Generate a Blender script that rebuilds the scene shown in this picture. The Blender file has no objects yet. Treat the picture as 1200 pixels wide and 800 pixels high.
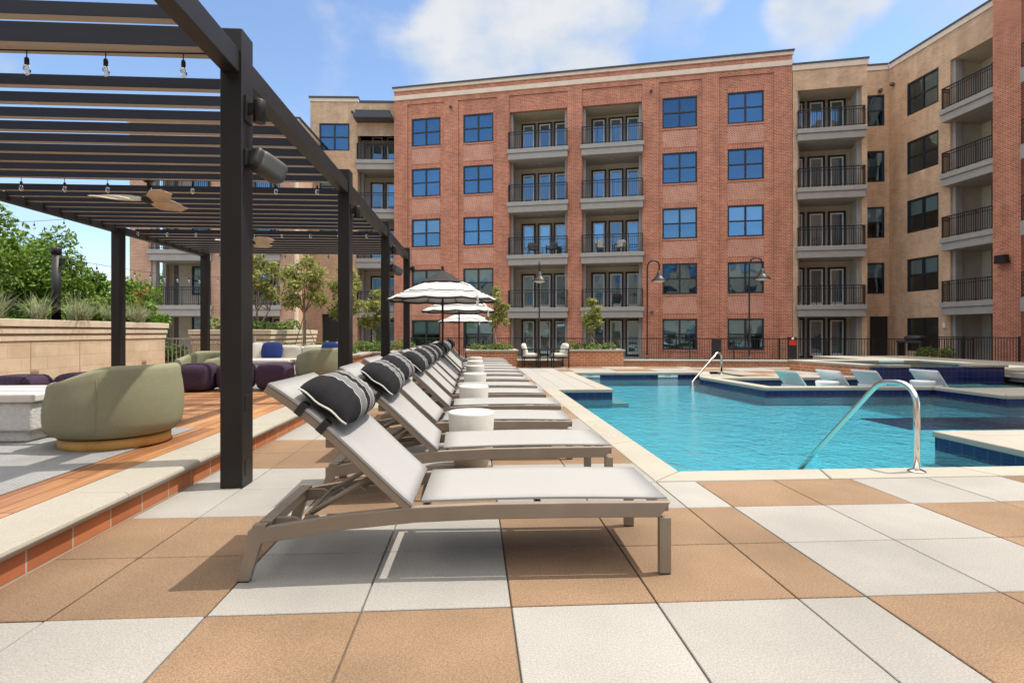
import bpy, bmesh, math, random
from mathutils import Vector, Matrix, noise
random.seed(7)
R = math.radians
scene = bpy.context.scene
COL = scene.collection

# ------------------------------------------------------------------ camera
cam_d = bpy.data.cameras.new("camera")
cam = bpy.data.objects.new("camera", cam_d); COL.objects.link(cam)
scene.camera = cam
cam.location = (0, 0, 1.136)
cam.rotation_euler = (R(90), 0, R(-3.5))
cam_d.sensor_width = 36.0
cam_d.lens = 36.0 * 651 / 1200
cam_d.shift_x = 5 / 1200
cam_d.shift_y = -11 / 1200
cam_d.clip_start = 0.05
cam_d.clip_end = 3000

# ------------------------------------------------------------------ sun and sky
SUN_AZ = Vector((0.99, 0.15, 0)).normalized()
SUN_EL = R(65.5)
to_sun = Vector((SUN_AZ.x * math.cos(SUN_EL), SUN_AZ.y * math.cos(SUN_EL), math.sin(SUN_EL)))
sl = bpy.data.lights.new("sun", 'SUN'); sl.energy = 2.0; sl.angle = R(0.5); sl.color = (1.0, 0.93, 0.82)
sun = bpy.data.objects.new("sun", sl); COL.objects.link(sun)
sun.rotation_euler = to_sun.to_track_quat('Z', 'Y').to_euler()
sun.location = (30, 5, 60)

world = bpy.data.worlds.new("World"); scene.world = world
world.use_nodes = True
wt = world.node_tree; wt.nodes.clear()
def WN(t, **k):
    n = wt.nodes.new(t)
    for a, b in k.items(): setattr(n, a, b)
    return n
sky = WN('ShaderNodeTexSky', sky_type='NISHITA'); sky.sun_disc = False
sky.sun_elevation = SUN_EL; sky.sun_rotation = math.atan2(SUN_AZ.x, SUN_AZ.y)
sky.air_density = 1.0; sky.dust_density = 0.3; sky.ozone_density = 2.5
bg = WN('ShaderNodeBackground'); wo = WN('ShaderNodeOutputWorld')
bg.inputs['Strength'].default_value = 0.15
tc = WN('ShaderNodeTexCoord')
# clouds: fractal noise over the sky directions, gathered into a few cumulus banks
cl_n = WN('ShaderNodeTexNoise'); cl_n.inputs['Scale'].default_value = 5.5; cl_n.inputs['Detail'].default_value = 9; cl_n.inputs['Roughness'].default_value = 0.56
mp = WN('ShaderNodeMapping'); mp.inputs['Scale'].default_value = (1, 1, 1.7)
wt.links.new(tc.outputs['Generated'], mp.inputs['Vector']); wt.links.new(mp.outputs[0], cl_n.inputs['Vector'])
def dirv(px, py):
    u = (px - 595) / 651; v = (389 - py) / 651; s, c = math.sin(R(3.5)), math.cos(R(3.5))
    return Vector((s + u * c, c - u * s, v)).normalized()
acc = None
def wmath(op, a, b=None, clamp=False):
    n = WN('ShaderNodeMath', operation=op); n.use_clamp = clamp
    for i, x in enumerate((a, b)):
        if x is None: continue
        if isinstance(x, (int, float)): n.inputs[i].default_value = x
        else: wt.links.new(x, n.inputs[i])
    return n.outputs[0]
for (px, py, rad, amp) in [(560, 50, .17, .95), (690, 30, .16, .95), (790, 30, .09, .75), (500, 75, .15, .6), (955, 18, .10, .95), (1010, 5, .06, .7), (640, 80, .2, .45), (860, 60, .10, .3),
                           (300, 40, .25, .22), (420, 110, .3, .35), (40, 250, .3, .25), (1400, -100, .4, .6), (1600, 100, .4, .5), (-500, -100, .5, .5), (820, -10, .07, .7)]:
    d = dirv(px, py)
    vm = WN('ShaderNodeVectorMath', operation='DISTANCE'); wt.links.new(tc.outputs['Generated'], vm.inputs[0]); vm.inputs[1].default_value = d
    mr = WN('ShaderNodeMapRange'); mr.interpolation_type = 'SMOOTHERSTEP'
    mr.inputs['From Min'].default_value = rad * 1.15; mr.inputs['From Max'].default_value = rad * 0.25
    mr.inputs['To Min'].default_value = 0; mr.inputs['To Max'].default_value = amp
    wt.links.new(vm.outputs['Value'], mr.inputs['Value'])
    acc = mr.outputs[0] if acc is None else wmath('MAXIMUM', acc, mr.outputs[0])
# brighter clouds added out of view, overhead and behind the viewer, as fill light
sep = WN('ShaderNodeSeparateXYZ'); wt.links.new(tc.outputs['Generated'], sep.inputs[0])
hi = WN('ShaderNodeMapRange'); hi.interpolation_type = 'SMOOTHSTEP'; hi.inputs['From Min'].default_value = .52; hi.inputs['From Max'].default_value = .72
wt.links.new(sep.outputs[2], hi.inputs['Value'])
hb = WN('ShaderNodeMapRange'); hb.interpolation_type = 'SMOOTHSTEP'; hb.inputs['From Min'].default_value = .43; hb.inputs['From Max'].default_value = .55
wt.links.new(sep.outputs[2], hb.inputs['Value'])
by = WN('ShaderNodeMapRange'); by.inputs['From Min'].default_value = .0; by.inputs['From Max'].default_value = -.25; wt.links.new(sep.outputs[1], by.inputs['Value'])
fill_mask = wmath('MAXIMUM', hi.outputs[0], wmath('MULTIPLY', hb.outputs[0], by.outputs[0]))
back = wmath('MULTIPLY', fill_mask, 1.1)
acc = wmath('MAXIMUM', acc, back)
dens = wmath('ADD', wmath('MULTIPLY', cl_n.outputs['Fac'], 1.5), wmath('SUBTRACT', wmath('MULTIPLY', acc, 0.85), 1.13))
cov = WN('ShaderNodeMapRange'); cov.interpolation_type = 'SMOOTHSTEP'
cov.inputs['From Min'].default_value = -0.10; cov.inputs['From Max'].default_value = 0.46
wt.links.new(dens, cov.inputs['Value'])
ccol = WN('ShaderNodeMix', data_type='RGBA')
cn2 = WN('ShaderNodeTexNoise'); cn2.inputs['Scale'].default_value = 9; cn2.inputs['Detail'].default_value = 5
wt.links.new(mp.outputs[0], cn2.inputs['Vector'])
ccol.inputs[6].default_value = (1.55, 1.85, 2.3, 1); ccol.inputs[7].default_value = (2.2, 2.25, 2.35, 1)
cmr = WN('ShaderNodeMapRange'); cmr.inputs['From Min'].default_value = .35; cmr.inputs['From Max'].default_value = .6
wt.links.new(cn2.outputs['Fac'], cmr.inputs['Value']); wt.links.new(cmr.outputs[0], ccol.inputs[0])
cfill = WN('ShaderNodeMix', data_type='RGBA'); wt.links.new(fill_mask, cfill.inputs[0]); wt.links.new(ccol.outputs[2], cfill.inputs[6]); cfill.inputs[7].default_value = (6.0, 5.8, 5.45, 1)
skym = WN('ShaderNodeMix', data_type='RGBA'); skym.blend_type = 'MULTIPLY'; skym.inputs[0].default_value = 1; skym.inputs[7].default_value = (.62, .61, .61, 1)
wt.links.new(sky.outputs[0], skym.inputs[6])
wmix = WN('ShaderNodeMix', data_type='RGBA')
wt.links.new(cov.outputs[0], wmix.inputs[0]); wt.links.new(skym.outputs[2], wmix.inputs[6]); wt.links.new(cfill.outputs[2], wmix.inputs[7])
wt.links.new(wmix.outputs[2], bg.inputs['Color']); wt.links.new(bg.outputs[0], wo.inputs['Surface'])

vs = scene.view_settings
vs.view_transform = 'Standard'; vs.look = 'None'; vs.gamma = 1.0; vs.use_curve_mapping = False
vs.exposure = 1.3
scene.cycles.max_bounces = 8; scene.cycles.transparent_max_bounces = 16
scene.cycles.caustics_reflective = False; scene.cycles.caustics_refractive = False

# ------------------------------------------------------------------ materials
def mat(name, col, rough=0.7, spec=0.5, metal=0.0, noise_amp=0.0, noise_scale=20.0, bump=0.0, bump_scale=60.0, col2=None, attr=False, coord='Object', detail=4):
    m = bpy.data.materials.new(name); m.use_nodes = True
    t = m.node_tree; b = t.nodes['Principled BSDF']
    b.inputs['Roughness'].default_value = rough; b.inputs['Specular IOR Level'].default_value = spec; b.inputs['Metallic'].default_value = metal
    c = (*col, 1)
    b.inputs['Base Color'].default_value = c
    tcn = t.nodes.new('ShaderNodeTexCoord')
    out = None
    if noise_amp > 0 or col2:
        n = t.nodes.new('ShaderNodeTexNoise'); n.inputs['Scale'].default_value = noise_scale; n.inputs['Detail'].default_value = detail
        t.links.new(tcn.outputs[coord], n.inputs['Vector'])
        mx = t.nodes.new('ShaderNodeMix'); mx.data_type = 'RGBA'
        if col2 is None:
            mx.inputs[6].default_value = (*[v * (1 - noise_amp) for v in col], 1); mx.inputs[7].default_value = (*[min(1, v * (1 + noise_amp)) for v in col], 1)
        else:
            mx.inputs[6].default_value = c; mx.inputs[7].default_value = (*col2, 1)
        mr = t.nodes.new('ShaderNodeMapRange'); mr.inputs['From Min'].default_value = .35; mr.inputs['From Max'].default_value = .65
        t.links.new(n.outputs['Fac'], mr.inputs['Value']); t.links.new(mr.outputs[0], mx.inputs[0])
        out = mx.outputs[2]
    if attr:
        a = t.nodes.new('ShaderNodeAttribute'); a.attribute_name = 'tint'
        mm = t.nodes.new('ShaderNodeMix'); mm.data_type = 'RGBA'; mm.blend_type = 'MULTIPLY'; mm.inputs[0].default_value = 1
        if out is None: mm.inputs[6].default_value = c
        else: t.links.new(out, mm.inputs[6])
        t.links.new(a.outputs['Color'], mm.inputs[7]); out = mm.outputs[2]
    if out is not None: t.links.new(out, b.inputs['Base Color'])
    if bump > 0:
        n2 = t.nodes.new('ShaderNodeTexNoise'); n2.inputs['Scale'].default_value = bump_scale; n2.inputs['Detail'].default_value = 3
        t.links.new(tcn.outputs[coord], n2.inputs['Vector'])
        bp = t.nodes.new('ShaderNodeBump'); bp.inputs['Strength'].default_value = bump; bp.inputs['Distance'].default_value = .01
        t.links.new(n2.outputs['Fac'], bp.inputs['Height']); t.links.new(bp.outputs[0], b.inputs['Normal'])
    return m

def mult_noise(m, scale, lo, hi, coord='Object', detail=6, fmin=.35, fmax=.7):
    """large-scale stains or wear multiplied on a material's colour"""
    t = m.node_tree; b = t.nodes['Principled BSDF']
    src = b.inputs['Base Color'].links[0].from_socket if b.inputs['Base Color'].links else None
    tcn = t.nodes.new('ShaderNodeTexCoord'); n = t.nodes.new('ShaderNodeTexNoise'); n.inputs['Scale'].default_value = scale; n.inputs['Detail'].default_value = detail
    t.links.new(tcn.outputs[coord], n.inputs['Vector'])
    mr = t.nodes.new('ShaderNodeMapRange'); mr.inputs['From Min'].default_value = fmin; mr.inputs['From Max'].default_value = fmax
    mr.inputs['To Min'].default_value = lo; mr.inputs['To Max'].default_value = hi
    t.links.new(n.outputs['Fac'], mr.inputs['Value'])
    mm = t.nodes.new('ShaderNodeMix'); mm.data_type = 'RGBA'; mm.blend_type = 'MULTIPLY'; mm.inputs[0].default_value = 1
    if src: t.links.new(src, mm.inputs[6])
    else: mm.inputs[6].default_value = b.inputs['Base Color'].default_value
    t.links.new(mr.outputs[0], mm.inputs[7]); t.links.new(mm.outputs[2], b.inputs['Base Color'])
    return m

def brick(name, c1, c2, mortar, bw=.2, bh=.075, ms=.011, rough=.85, bump=.5, offset=.5, rot=0.0, bias=0.0, uvscale=1.0, var=.2, streak=0.0):
    m = bpy.data.materials.new(name); m.use_nodes = True
    t = m.node_tree; b = t.nodes['Principled BSDF']; b.inputs['Roughness'].default_value = rough; b.inputs['Specular IOR Level'].default_value = .25
    uv = t.nodes.new('ShaderNodeUVMap'); uv.uv_map = 'UVMap'
    mpn = t.nodes.new('ShaderNodeMapping'); mpn.inputs['Rotation'].default_value = (0, 0, rot); t.links.new(uv.outputs[0], mpn.inputs['Vector'])
    br = t.nodes.new('ShaderNodeTexBrick'); br.offset = offset
    br.inputs['Color1'].default_value = (*c1, 1); br.inputs['Color2'].default_value = (*c2, 1); br.inputs['Mortar'].default_value = (*mortar, 1)
    br.inputs['Scale'].default_value = uvscale; br.inputs['Mortar Size'].default_value = ms; br.inputs['Mortar Smooth'].default_value = .15; br.inputs['Bias'].default_value = bias
    br.inputs['Brick Width'].default_value = bw; br.inputs['Row Height'].default_value = bh
    t.links.new(mpn.outputs[0], br.inputs['Vector'])
    n = t.nodes.new('ShaderNodeTexNoise'); n.inputs['Scale'].default_value = 1.3; n.inputs['Detail'].default_value = 8; n.inputs['Roughness'].default_value = .7
    t.links.new(uv.outputs[0], n.inputs['Vector'])
    mr = t.nodes.new('ShaderNodeMapRange'); mr.inputs['From Min'].default_value = .3; mr.inputs['From Max'].default_value = .7; mr.inputs['To Min'].default_value = 1 - var; mr.inputs['To Max'].default_value = 1 + var * .8
    t.links.new(n.outputs['Fac'], mr.inputs['Value'])
    mm = t.nodes.new('ShaderNodeMix'); mm.data_type = 'RGBA'; mm.blend_type = 'MULTIPLY'; mm.inputs[0].default_value = 1
    t.links.new(br.outputs['Color'], mm.inputs[6]); t.links.new(mr.outputs[0], mm.inputs[7]); last = mm.outputs[2]
    if streak:
        mp2 = t.nodes.new('ShaderNodeMapping'); mp2.inputs['Scale'].default_value = (1.6, .16, 1); t.links.new(uv.outputs[0], mp2.inputs['Vector'])
        n2 = t.nodes.new('ShaderNodeTexNoise'); n2.inputs['Scale'].default_value = 1; n2.inputs['Detail'].default_value = 6; n2.inputs['Roughness'].default_value = .6; t.links.new(mp2.outputs[0], n2.inputs['Vector'])
        r2_ = t.nodes.new('ShaderNodeMapRange'); r2_.inputs['From Min'].default_value = .35; r2_.inputs['From Max'].default_value = .62; r2_.inputs['To Min'].default_value = 1 - streak; r2_.inputs['To Max'].default_value = 1.05; t.links.new(n2.outputs['Fac'], r2_.inputs['Value'])
        m3 = t.nodes.new('ShaderNodeMix'); m3.data_type = 'RGBA'; m3.blend_type = 'MULTIPLY'; m3.inputs[0].default_value = 1; t.links.new(last, m3.inputs[6]); t.links.new(r2_.outputs[0], m3.inputs[7]); last = m3.outputs[2]
    t.links.new(last, b.inputs['Base Color'])
    bp = t.nodes.new('ShaderNodeBump'); bp.inputs['Strength'].default_value = bump; bp.inputs['Distance'].default_value = .008; bp.invert = True
    t.links.new(br.outputs['Fac'], bp.inputs['Height']); t.links.new(bp.outputs[0], b.inputs['Normal'])
    return m

M = {}
M['paver_white'] = mult_noise(mult_noise(mat('white paver', (.300, .286, .265), .85, .3, noise_amp=.15, noise_scale=150, bump=.25, bump_scale=520, attr=True, detail=2), 1.7, .92, 1.05), 130, .86, 1.02, detail=2, fmin=.30, fmax=.40)
mult_noise(M['paver_white'], .55, .84, 1.03, detail=9, fmin=.33, fmax=.52)
M['paver_brown'] = mult_noise(mult_noise(mat('tan paver', (.232, .150, .092), .85, .3, noise_amp=.27, noise_scale=150, bump=.25, bump_scale=520, attr=True, detail=2), 1.9, .86, 1.08), 110, .7, 1.02, detail=2, fmin=.29, fmax=.38)
mult_noise(M['paver_brown'], .6, .82, 1.04, detail=9, fmin=.34, fmax=.55)
M['joint'] = mat('paver joint', (.13, .11, .09), .95)
M['coping'] = mult_noise(mat('cast stone coping', (.345, .318, .268), .75, .3, noise_amp=.06, noise_scale=90, bump=.2, bump_scale=150), 1.2, .92, 1.05)
M['plank_paver'] = mat('pale plank paver', (.31, .295, .275), .85, .3, noise_amp=.08, noise_scale=40, attr=True)
M['stone'] = brick('pale stone blocks', (.60, .50, .37), (.54, .43, .305), (.46, .37, .27), bw=.62, bh=.24, ms=.006, bump=.3)
M['stone_trim'] = mat('pale stone trim', (.60, .52, .405), .8, .3, noise_amp=.07, noise_scale=6)
M['brick_red'] = brick('red brick', (.57, .19, .10), (.39, .115, .068), (.58, .42, .32), bw=.24, bh=.085, ms=.010, streak=.16)
M['brick_red_soldier'] = brick('red soldier brick', (.52, .16, .09), (.40, .12, .07), (.57, .42, .32), bw=.24, bh=.085, ms=.010, rot=R(90))
M['brick_red_bond'] = brick('red herringbone brick', (.53, .18, .11), (.44, .145, .09), (.60, .44, .35), bw=.24, bh=.085, ms=.016, rot=R(45))
M['brick_tan'] = brick('tan brick', (.64, .42, .265), (.54, .34, .21), (.62, .47, .33), bw=.24, bh=.085, ms=.013, streak=.16)
M['brick_rose'] = brick('rose brown brick', (.50, .28, .19), (.42, .23, .155), (.55, .41, .31), bw=.24, bh=.085, ms=.013)
M['brick_low'] = brick('orange brick', (.60, .215, .085), (.47, .15, .06), (.58, .45, .32), bw=.21, bh=.075, ms=.010)
M['brick_kerb'] = brick('orange kerb brick', (.46, .165, .07), (.33, .105, .045), (.42, .34, .25), bw=.305, bh=.2, ms=.006, offset=0)
M['band'] = mat('cream cornice stone', (.70, .58, .46), .8, .3, noise_amp=.06, noise_scale=2)
M['cap_dark'] = mat('dark roof cap', (.05, .055, .065), .5)
M['fascia'] = mat('grey painted fascia', (.34, .325, .305), .6, .3, noise_amp=.05, noise_scale=3)
M['siding'] = mat('taupe recess wall', (.54, .48, .385), .75, .3, noise_amp=.05, noise_scale=2)
M['siding_dark'] = mat('dark grey siding', (.115, .115, .115), .7, .3)
M['frame'] = mat('black window frame', (.016, .017, .02), .45)
M['door_white'] = mat('white door stile', (.80, .78, .74), .5)
M['roof'] = mat('roof membrane', (.35, .34, .33), .9)
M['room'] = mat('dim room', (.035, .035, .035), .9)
M['shade_blind'] = mat('pale roller blind', (.80, .92, .90), .8)
M['shade_white'] = mat('white curtain', (.62, .62, .6), .8)
M['metal'] = mult_noise(mat('bronze black metal', (.0135, .0125, .0125), .45, .35, bump=.03, bump_scale=40), 3, .85, 1.2)
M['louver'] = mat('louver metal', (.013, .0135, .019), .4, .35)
M['under_bounce'] = mat('underside with painted bounce light', (.30, .265, .22), .4, .6)  # lighter tone paints sheen and paver bounce light onto louver and beam undersides
M['black'] = mat('black plastic', (.012, .012, .013), .5)
M['rail_metal'] = mat('black railing metal', (.014, .014, .016), .45)
M['taupe'] = mult_noise(mat('taupe powder coat', (.225, .18, .135), .42, .5, bump=.04, bump_scale=300), 4, .9, 1.08)
M['speaker_grey'] = mat('grey speaker shell', (.05, .048, .047), .55, bump=.1, bump_scale=500)
M['fan_wood'] = mat('pale fan blade wood', (.50, .42, .30), .5, noise_amp=.1, noise_scale=6)
M['green_fab'] = mult_noise(mat('sage green fabric', (.245, .24, .155), .9, .15, noise_amp=.14, noise_scale=220, bump=.3, bump_scale=350), 3, .93, 1.06)
M['purple_fab'] = mat('plum wool fabric', (.060, .038, .066), .95, .15, noise_amp=.35, noise_scale=120, bump=.6, bump_scale=200)
M['white_fab'] = mat('off white fabric', (.60, .57, .51), .9, .15, noise_amp=.05, noise_scale=150, bump=.3, bump_scale=250)
M['blue_fab'] = mat('navy blue fabric', (.018, .035, .15), .85, .2, noise_amp=.15, noise_scale=150, bump=.3, bump_scale=250)
M['gold'] = mat('honey wood plinth', (.55, .30, .07), .45, noise_amp=.12, noise_scale=9)
M['concrete'] = mat('pitted white concrete', (.58, .57, .55), .85, .25, noise_amp=.06, noise_scale=30, bump=.9, bump_scale=60)
M['table_white'] = mat('cream concrete', (.62, .585, .53), .6, .35, noise_amp=.03, noise_scale=20)
M['black_fab'] = mat('charcoal canopy fabric', (.034, .032, .031), .85, .2)
M['canopy_white'] = mat('white canopy fabric', (.55, .535, .51), .85, .2, noise_amp=.03, noise_scale=8)
M['bark'] = mat('pale bark', (.25, .19, .13), .9, noise_amp=.3, noise_scale=25, bump=.5, bump_scale=60)
M['bark_dark'] = mat('brown bark', (.11, .08, .055), .9, noise_amp=.3, noise_scale=15)
M['soil'] = mat('dark soil', (.05, .037, .025), .95)
M['lawn'] = mat('lawn grass', (.055, .085, .02), .95, noise_amp=.3, noise_scale=7, bump=.6, bump_scale=30)
M['sign_white'] = mat('white plate', (.75, .75, .72), .6)
M['sign_red'] = mat('red plate', (.60, .03, .025), .5)
M['text_dark'] = mat('dark lettering', (.06, .06, .07), .7)
M['text_faint'] = mat('worn grey lettering', (.42, .40, .37), .8)
M['navy_tile'] = brick('glazed navy tile', (.010, .014, .075), (.013, .019, .10), (.05, .06, .10), bw=.15, bh=.15, ms=.005, offset=0, rough=.12, bump=.2)
M['navy_tile'].node_tree.nodes['Principled BSDF'].inputs['Specular IOR Level'].default_value = .5
M['plaster'] = mult_noise(mat('pale blue pool plaster', (.205, .505, .56), .85, .2, noise_amp=.09, noise_scale=26), .8, .93, 1.05)
M['ledge'] = mat('ledge plaster', (.52, .55, .50), .8, .2)
M['steel'] = mat('polished steel', (.72, .69, .65), .16, .5, metal=1.0)
M['lamp_glass'] = mat('white lamp glass', (.75, .74, .70), .3)
M['chaise'] = mat('white moulded plastic', (.74, .74, .74), .4)
M['pink'] = mat('red flowers', (.45, .06, .035), .8)

def leafmat(name, c1, c2):
    m = bpy.data.materials.new(name); m.use_nodes = True
    t = m.node_tree; b = t.nodes['Principled BSDF']; b.inputs['Roughness'].default_value = .5; b.inputs['Specular IOR Level'].default_value = .3
    a = t.nodes.new('ShaderNodeAttribute'); a.attribute_name = 'tint'
    mx = t.nodes.new('ShaderNodeMix'); mx.data_type = 'RGBA'; mx.inputs[6].default_value = (*c1, 1); mx.inputs[7].default_value = (*c2, 1)
    sp = t.nodes.new('ShaderNodeSeparateColor'); t.links.new(a.outputs['Color'], sp.inputs[0]); t.links.new(sp.outputs[0], mx.inputs[0])
    t.links.new(mx.outputs[2], b.inputs['Base Color'])
    tr = t.nodes.new('ShaderNodeBsdfTranslucent'); t.links.new(mx.outputs[2], tr.inputs['Color'])
    ms = t.nodes.new('ShaderNodeMixShader'); ms.inputs[0].default_value = .35
    t.links.new(b.outputs[0], ms.inputs[1]); t.links.new(tr.outputs[0], ms.inputs[2])
    t.links.new(ms.outputs[0], t.nodes['Material Output'].inputs['Surface'])
    return m
M['leaf_bg'] = leafmat('bright green leaves', (.035, .085, .008), (.23, .36, .045))
M['leaf_olive'] = leafmat('olive leaves', (.15, .18, .035), (.42, .42, .13))
M['leaf_shrub'] = leafmat('shrub leaves', (.06, .11, .02), (.20, .28, .06))
M['leaf_dark'] = leafmat('deep green leaves', (.03, .07, .01), (.10, .18, .03))
M['grass_blade'] = leafmat('grey green grass blades', (.13, .17, .07), (.36, .38, .24))

def woodmat():
    m = brick('ipe deck boards', (.44, .225, .10), (.27, .115, .05), (.05, .025, .015), bw=1.9, bh=.135, ms=.004, rough=.45, bump=.3, offset=.37)
    t = m.node_tree; b = t.nodes['Principled BSDF']; b.inputs['Specular IOR Level'].default_value = .4
    src = b.inputs['Base Color'].links[0].from_socket
    uv = t.nodes.new('ShaderNodeUVMap'); uv.uv_map = 'UVMap'
    mp_ = t.nodes.new('ShaderNodeMapping'); mp_.inputs['Scale'].default_value = (1.2, 40, 1); t.links.new(uv.outputs[0], mp_.inputs['Vector'])
    n = t.nodes.new('ShaderNodeTexNoise'); n.inputs['Scale'].default_value = 1.0; n.inputs['Detail'].default_value = 5; t.links.new(mp_.outputs[0], n.inputs['Vector'])
    mr = t.nodes.new('ShaderNodeMapRange'); mr.inputs['From Min'].default_value = .3; mr.inputs['From Max'].default_value = .7; mr.inputs['To Min'].default_value = .7; mr.inputs['To Max'].default_value = 1.3
    t.links.new(n.outputs['Fac'], mr.inputs['Value'])
    mm = t.nodes.new('ShaderNodeMix'); mm.data_type = 'RGBA'; mm.blend_type = 'MULTIPLY'; mm.inputs[0].default_value = 1
    t.links.new(src, mm.inputs[6]); t.links.new(mr.outputs[0], mm.inputs[7]); t.links.new(mm.outputs[2], b.inputs['Base Color'])
    return m
M['wood'] = woodmat()
M['rug'] = mult_noise(brick('grey woven rug', (.40, .40, .39), (.33, .33, .33), (.20, .20, .2), bw=.03, bh=.012, ms=.003, rough=.95, bump=.5), .8, .9, 1.08)

def slingmat():
    m = brick('silver sling mesh', (.345, .342, .335), (.335, .332, .325), (.285, .28, .275), bw=.006, bh=.006, ms=.0009, rough=.7, bump=.15, offset=0, var=.03)
    return m
M['sling'] = slingmat()

def pillowmat():
    m = bpy.data.materials.new('striped outdoor fabric'); m.use_nodes = True
    t = m.node_tree; b = t.nodes['Principled BSDF']; b.inputs['Roughness'].default_value = .9; b.inputs['Specular IOR Level'].default_value = .15
    tcn = t.nodes.new('ShaderNodeTexCoord'); sx = t.nodes.new('ShaderNodeSeparateXYZ'); t.links.new(tcn.outputs['Object'], sx.inputs[0])
    mr = t.nodes.new('ShaderNodeMapRange'); mr.inputs['From Min'].default_value = -.325; mr.inputs['From Max'].default_value = .325; t.links.new(sx.outputs[1], mr.inputs['Value'])
    cr = t.nodes.new('ShaderNodeValToRGB'); cr.color_ramp.interpolation = 'CONSTANT'
    K, G, W = (.014, .014, .016, 1), (.15, .15, .155, 1), (.46, .45, .43, 1)
    stops = [(0, K), (.255, W), (.268, G), (.44, W), (.453, K), (.575, W), (.588, G), (.70, W), (.713, G), (.745, W), (.758, K), (.90, W), (.913, K)]
    els = cr.color_ramp.elements
    els[0].position, els[0].color = stops[0]
    els[1].position, els[1].color = stops[1]
    for p, c in stops[2:]:
        e = els.new(p); e.color = c
    t.links.new(mr.outputs[0], cr.inputs[0]); 
    n = t.nodes.new('ShaderNodeTexNoise'); n.inputs['Scale'].default_value = 300; t.links.new(tcn.outputs['Object'], n.inputs['Vector'])
    mr2 = t.nodes.new('ShaderNodeMapRange'); mr2.inputs['To Min'].default_value = .6; mr2.inputs['To Max'].default_value = 1.4; t.links.new(n.outputs['Fac'], mr2.inputs['Value'])
    mm = t.nodes.new('ShaderNodeMix'); mm.data_type = 'RGBA'; mm.blend_type = 'MULTIPLY'; mm.inputs[0].default_value = 1
    t.links.new(cr.outputs[0], mm.inputs[6]); t.links.new(mr2.outputs[0], mm.inputs[7]); t.links.new(mm.outputs[2], b.inputs['Base Color'])
    bp = t.nodes.new('ShaderNodeBump'); bp.inputs['Strength'].default_value = .5; bp.inputs['Distance'].default_value = .02
    n3 = t.nodes.new('ShaderNodeTexNoise'); n3.inputs['Scale'].default_value = 9; n3.inputs['Detail'].default_value = 3; t.links.new(tcn.outputs['Object'], n3.inputs['Vector'])
    t.links.new(n3.outputs['Fac'], bp.inputs['Height']); t.links.new(bp.outputs[0], b.inputs['Normal'])
    return m
M['pillow'] = pillowmat()

def glassmat(name, tint, refl, fac, rough=.02, vary=False):
    m = bpy.data.materials.new(name); m.use_nodes = True
    t = m.node_tree; t.nodes.clear()
    o = t.nodes.new('ShaderNodeOutputMaterial'); tr = t.nodes.new('ShaderNodeBsdfTransparent'); tr.inputs[0].default_value = (*tint, 1)
    g = t.nodes.new('ShaderNodeBsdfGlossy'); g.inputs[0].default_value = (*refl, 1); g.inputs['Roughness'].default_value = rough
    fr = t.nodes.new('ShaderNodeFresnel'); fr.inputs[0].default_value = 1.5
    if vary:
        oi = t.nodes.new('ShaderNodeObjectInfo'); hs = t.nodes.new('ShaderNodeMapRange'); hs.inputs['To Min'].default_value = .55; hs.inputs['To Max'].default_value = 1.15; t.links.new(oi.outputs['Random'], hs.inputs['Value'])
        mm = t.nodes.new('ShaderNodeMix'); mm.data_type = 'RGBA'; mm.blend_type = 'MULTIPLY'; mm.inputs[0].default_value = 1; mm.inputs[6].default_value = (*refl, 1); t.links.new(hs.outputs[0], mm.inputs[7]); t.links.new(mm.outputs[2], g.inputs[0])
        tcn = t.nodes.new('ShaderNodeTexCoord'); ad = t.nodes.new('ShaderNodeVectorMath'); ad.operation = 'ADD'; t.links.new(tcn.outputs['Object'], ad.inputs[0]); sc = t.nodes.new('ShaderNodeMath'); sc.operation = 'MULTIPLY'; sc.inputs[1].default_value = 50; t.links.new(oi.outputs['Random'], sc.inputs[0]); t.links.new(sc.outputs[0], ad.inputs[1])
        nz = t.nodes.new('ShaderNodeTexNoise'); nz.inputs['Scale'].default_value = .9; nz.inputs['Detail'].default_value = 1; t.links.new(ad.outputs[0], nz.inputs['Vector'])
        bp = t.nodes.new('ShaderNodeBump'); bp.inputs['Strength'].default_value = .12; bp.inputs['Distance'].default_value = .12; t.links.new(nz.outputs['Fac'], bp.inputs['Height']); t.links.new(bp.outputs[0], g.inputs['Normal'])
    ma = t.nodes.new('ShaderNodeMath'); ma.operation = 'ADD'; ma.inputs[1].default_value = fac; ma.use_clamp = True; t.links.new(fr.outputs[0], ma.inputs[0])
    ms = t.nodes.new('ShaderNodeMixShader'); t.links.new(ma.outputs[0], ms.inputs[0]); t.links.new(tr.outputs[0], ms.inputs[1]); t.links.new(g.outputs[0], ms.inputs[2])
    t.links.new(ms.outputs[0], o.inputs[0])
    return m
M['glass'] = glassmat('tinted window glass', (.78, .9, .9), (.42, .72, 1.0), .34, vary=True)
M['bulb_glass'] = glassmat('clear bulb glass', (.9, .88, .8), (1, 1, 1), .12)

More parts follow.
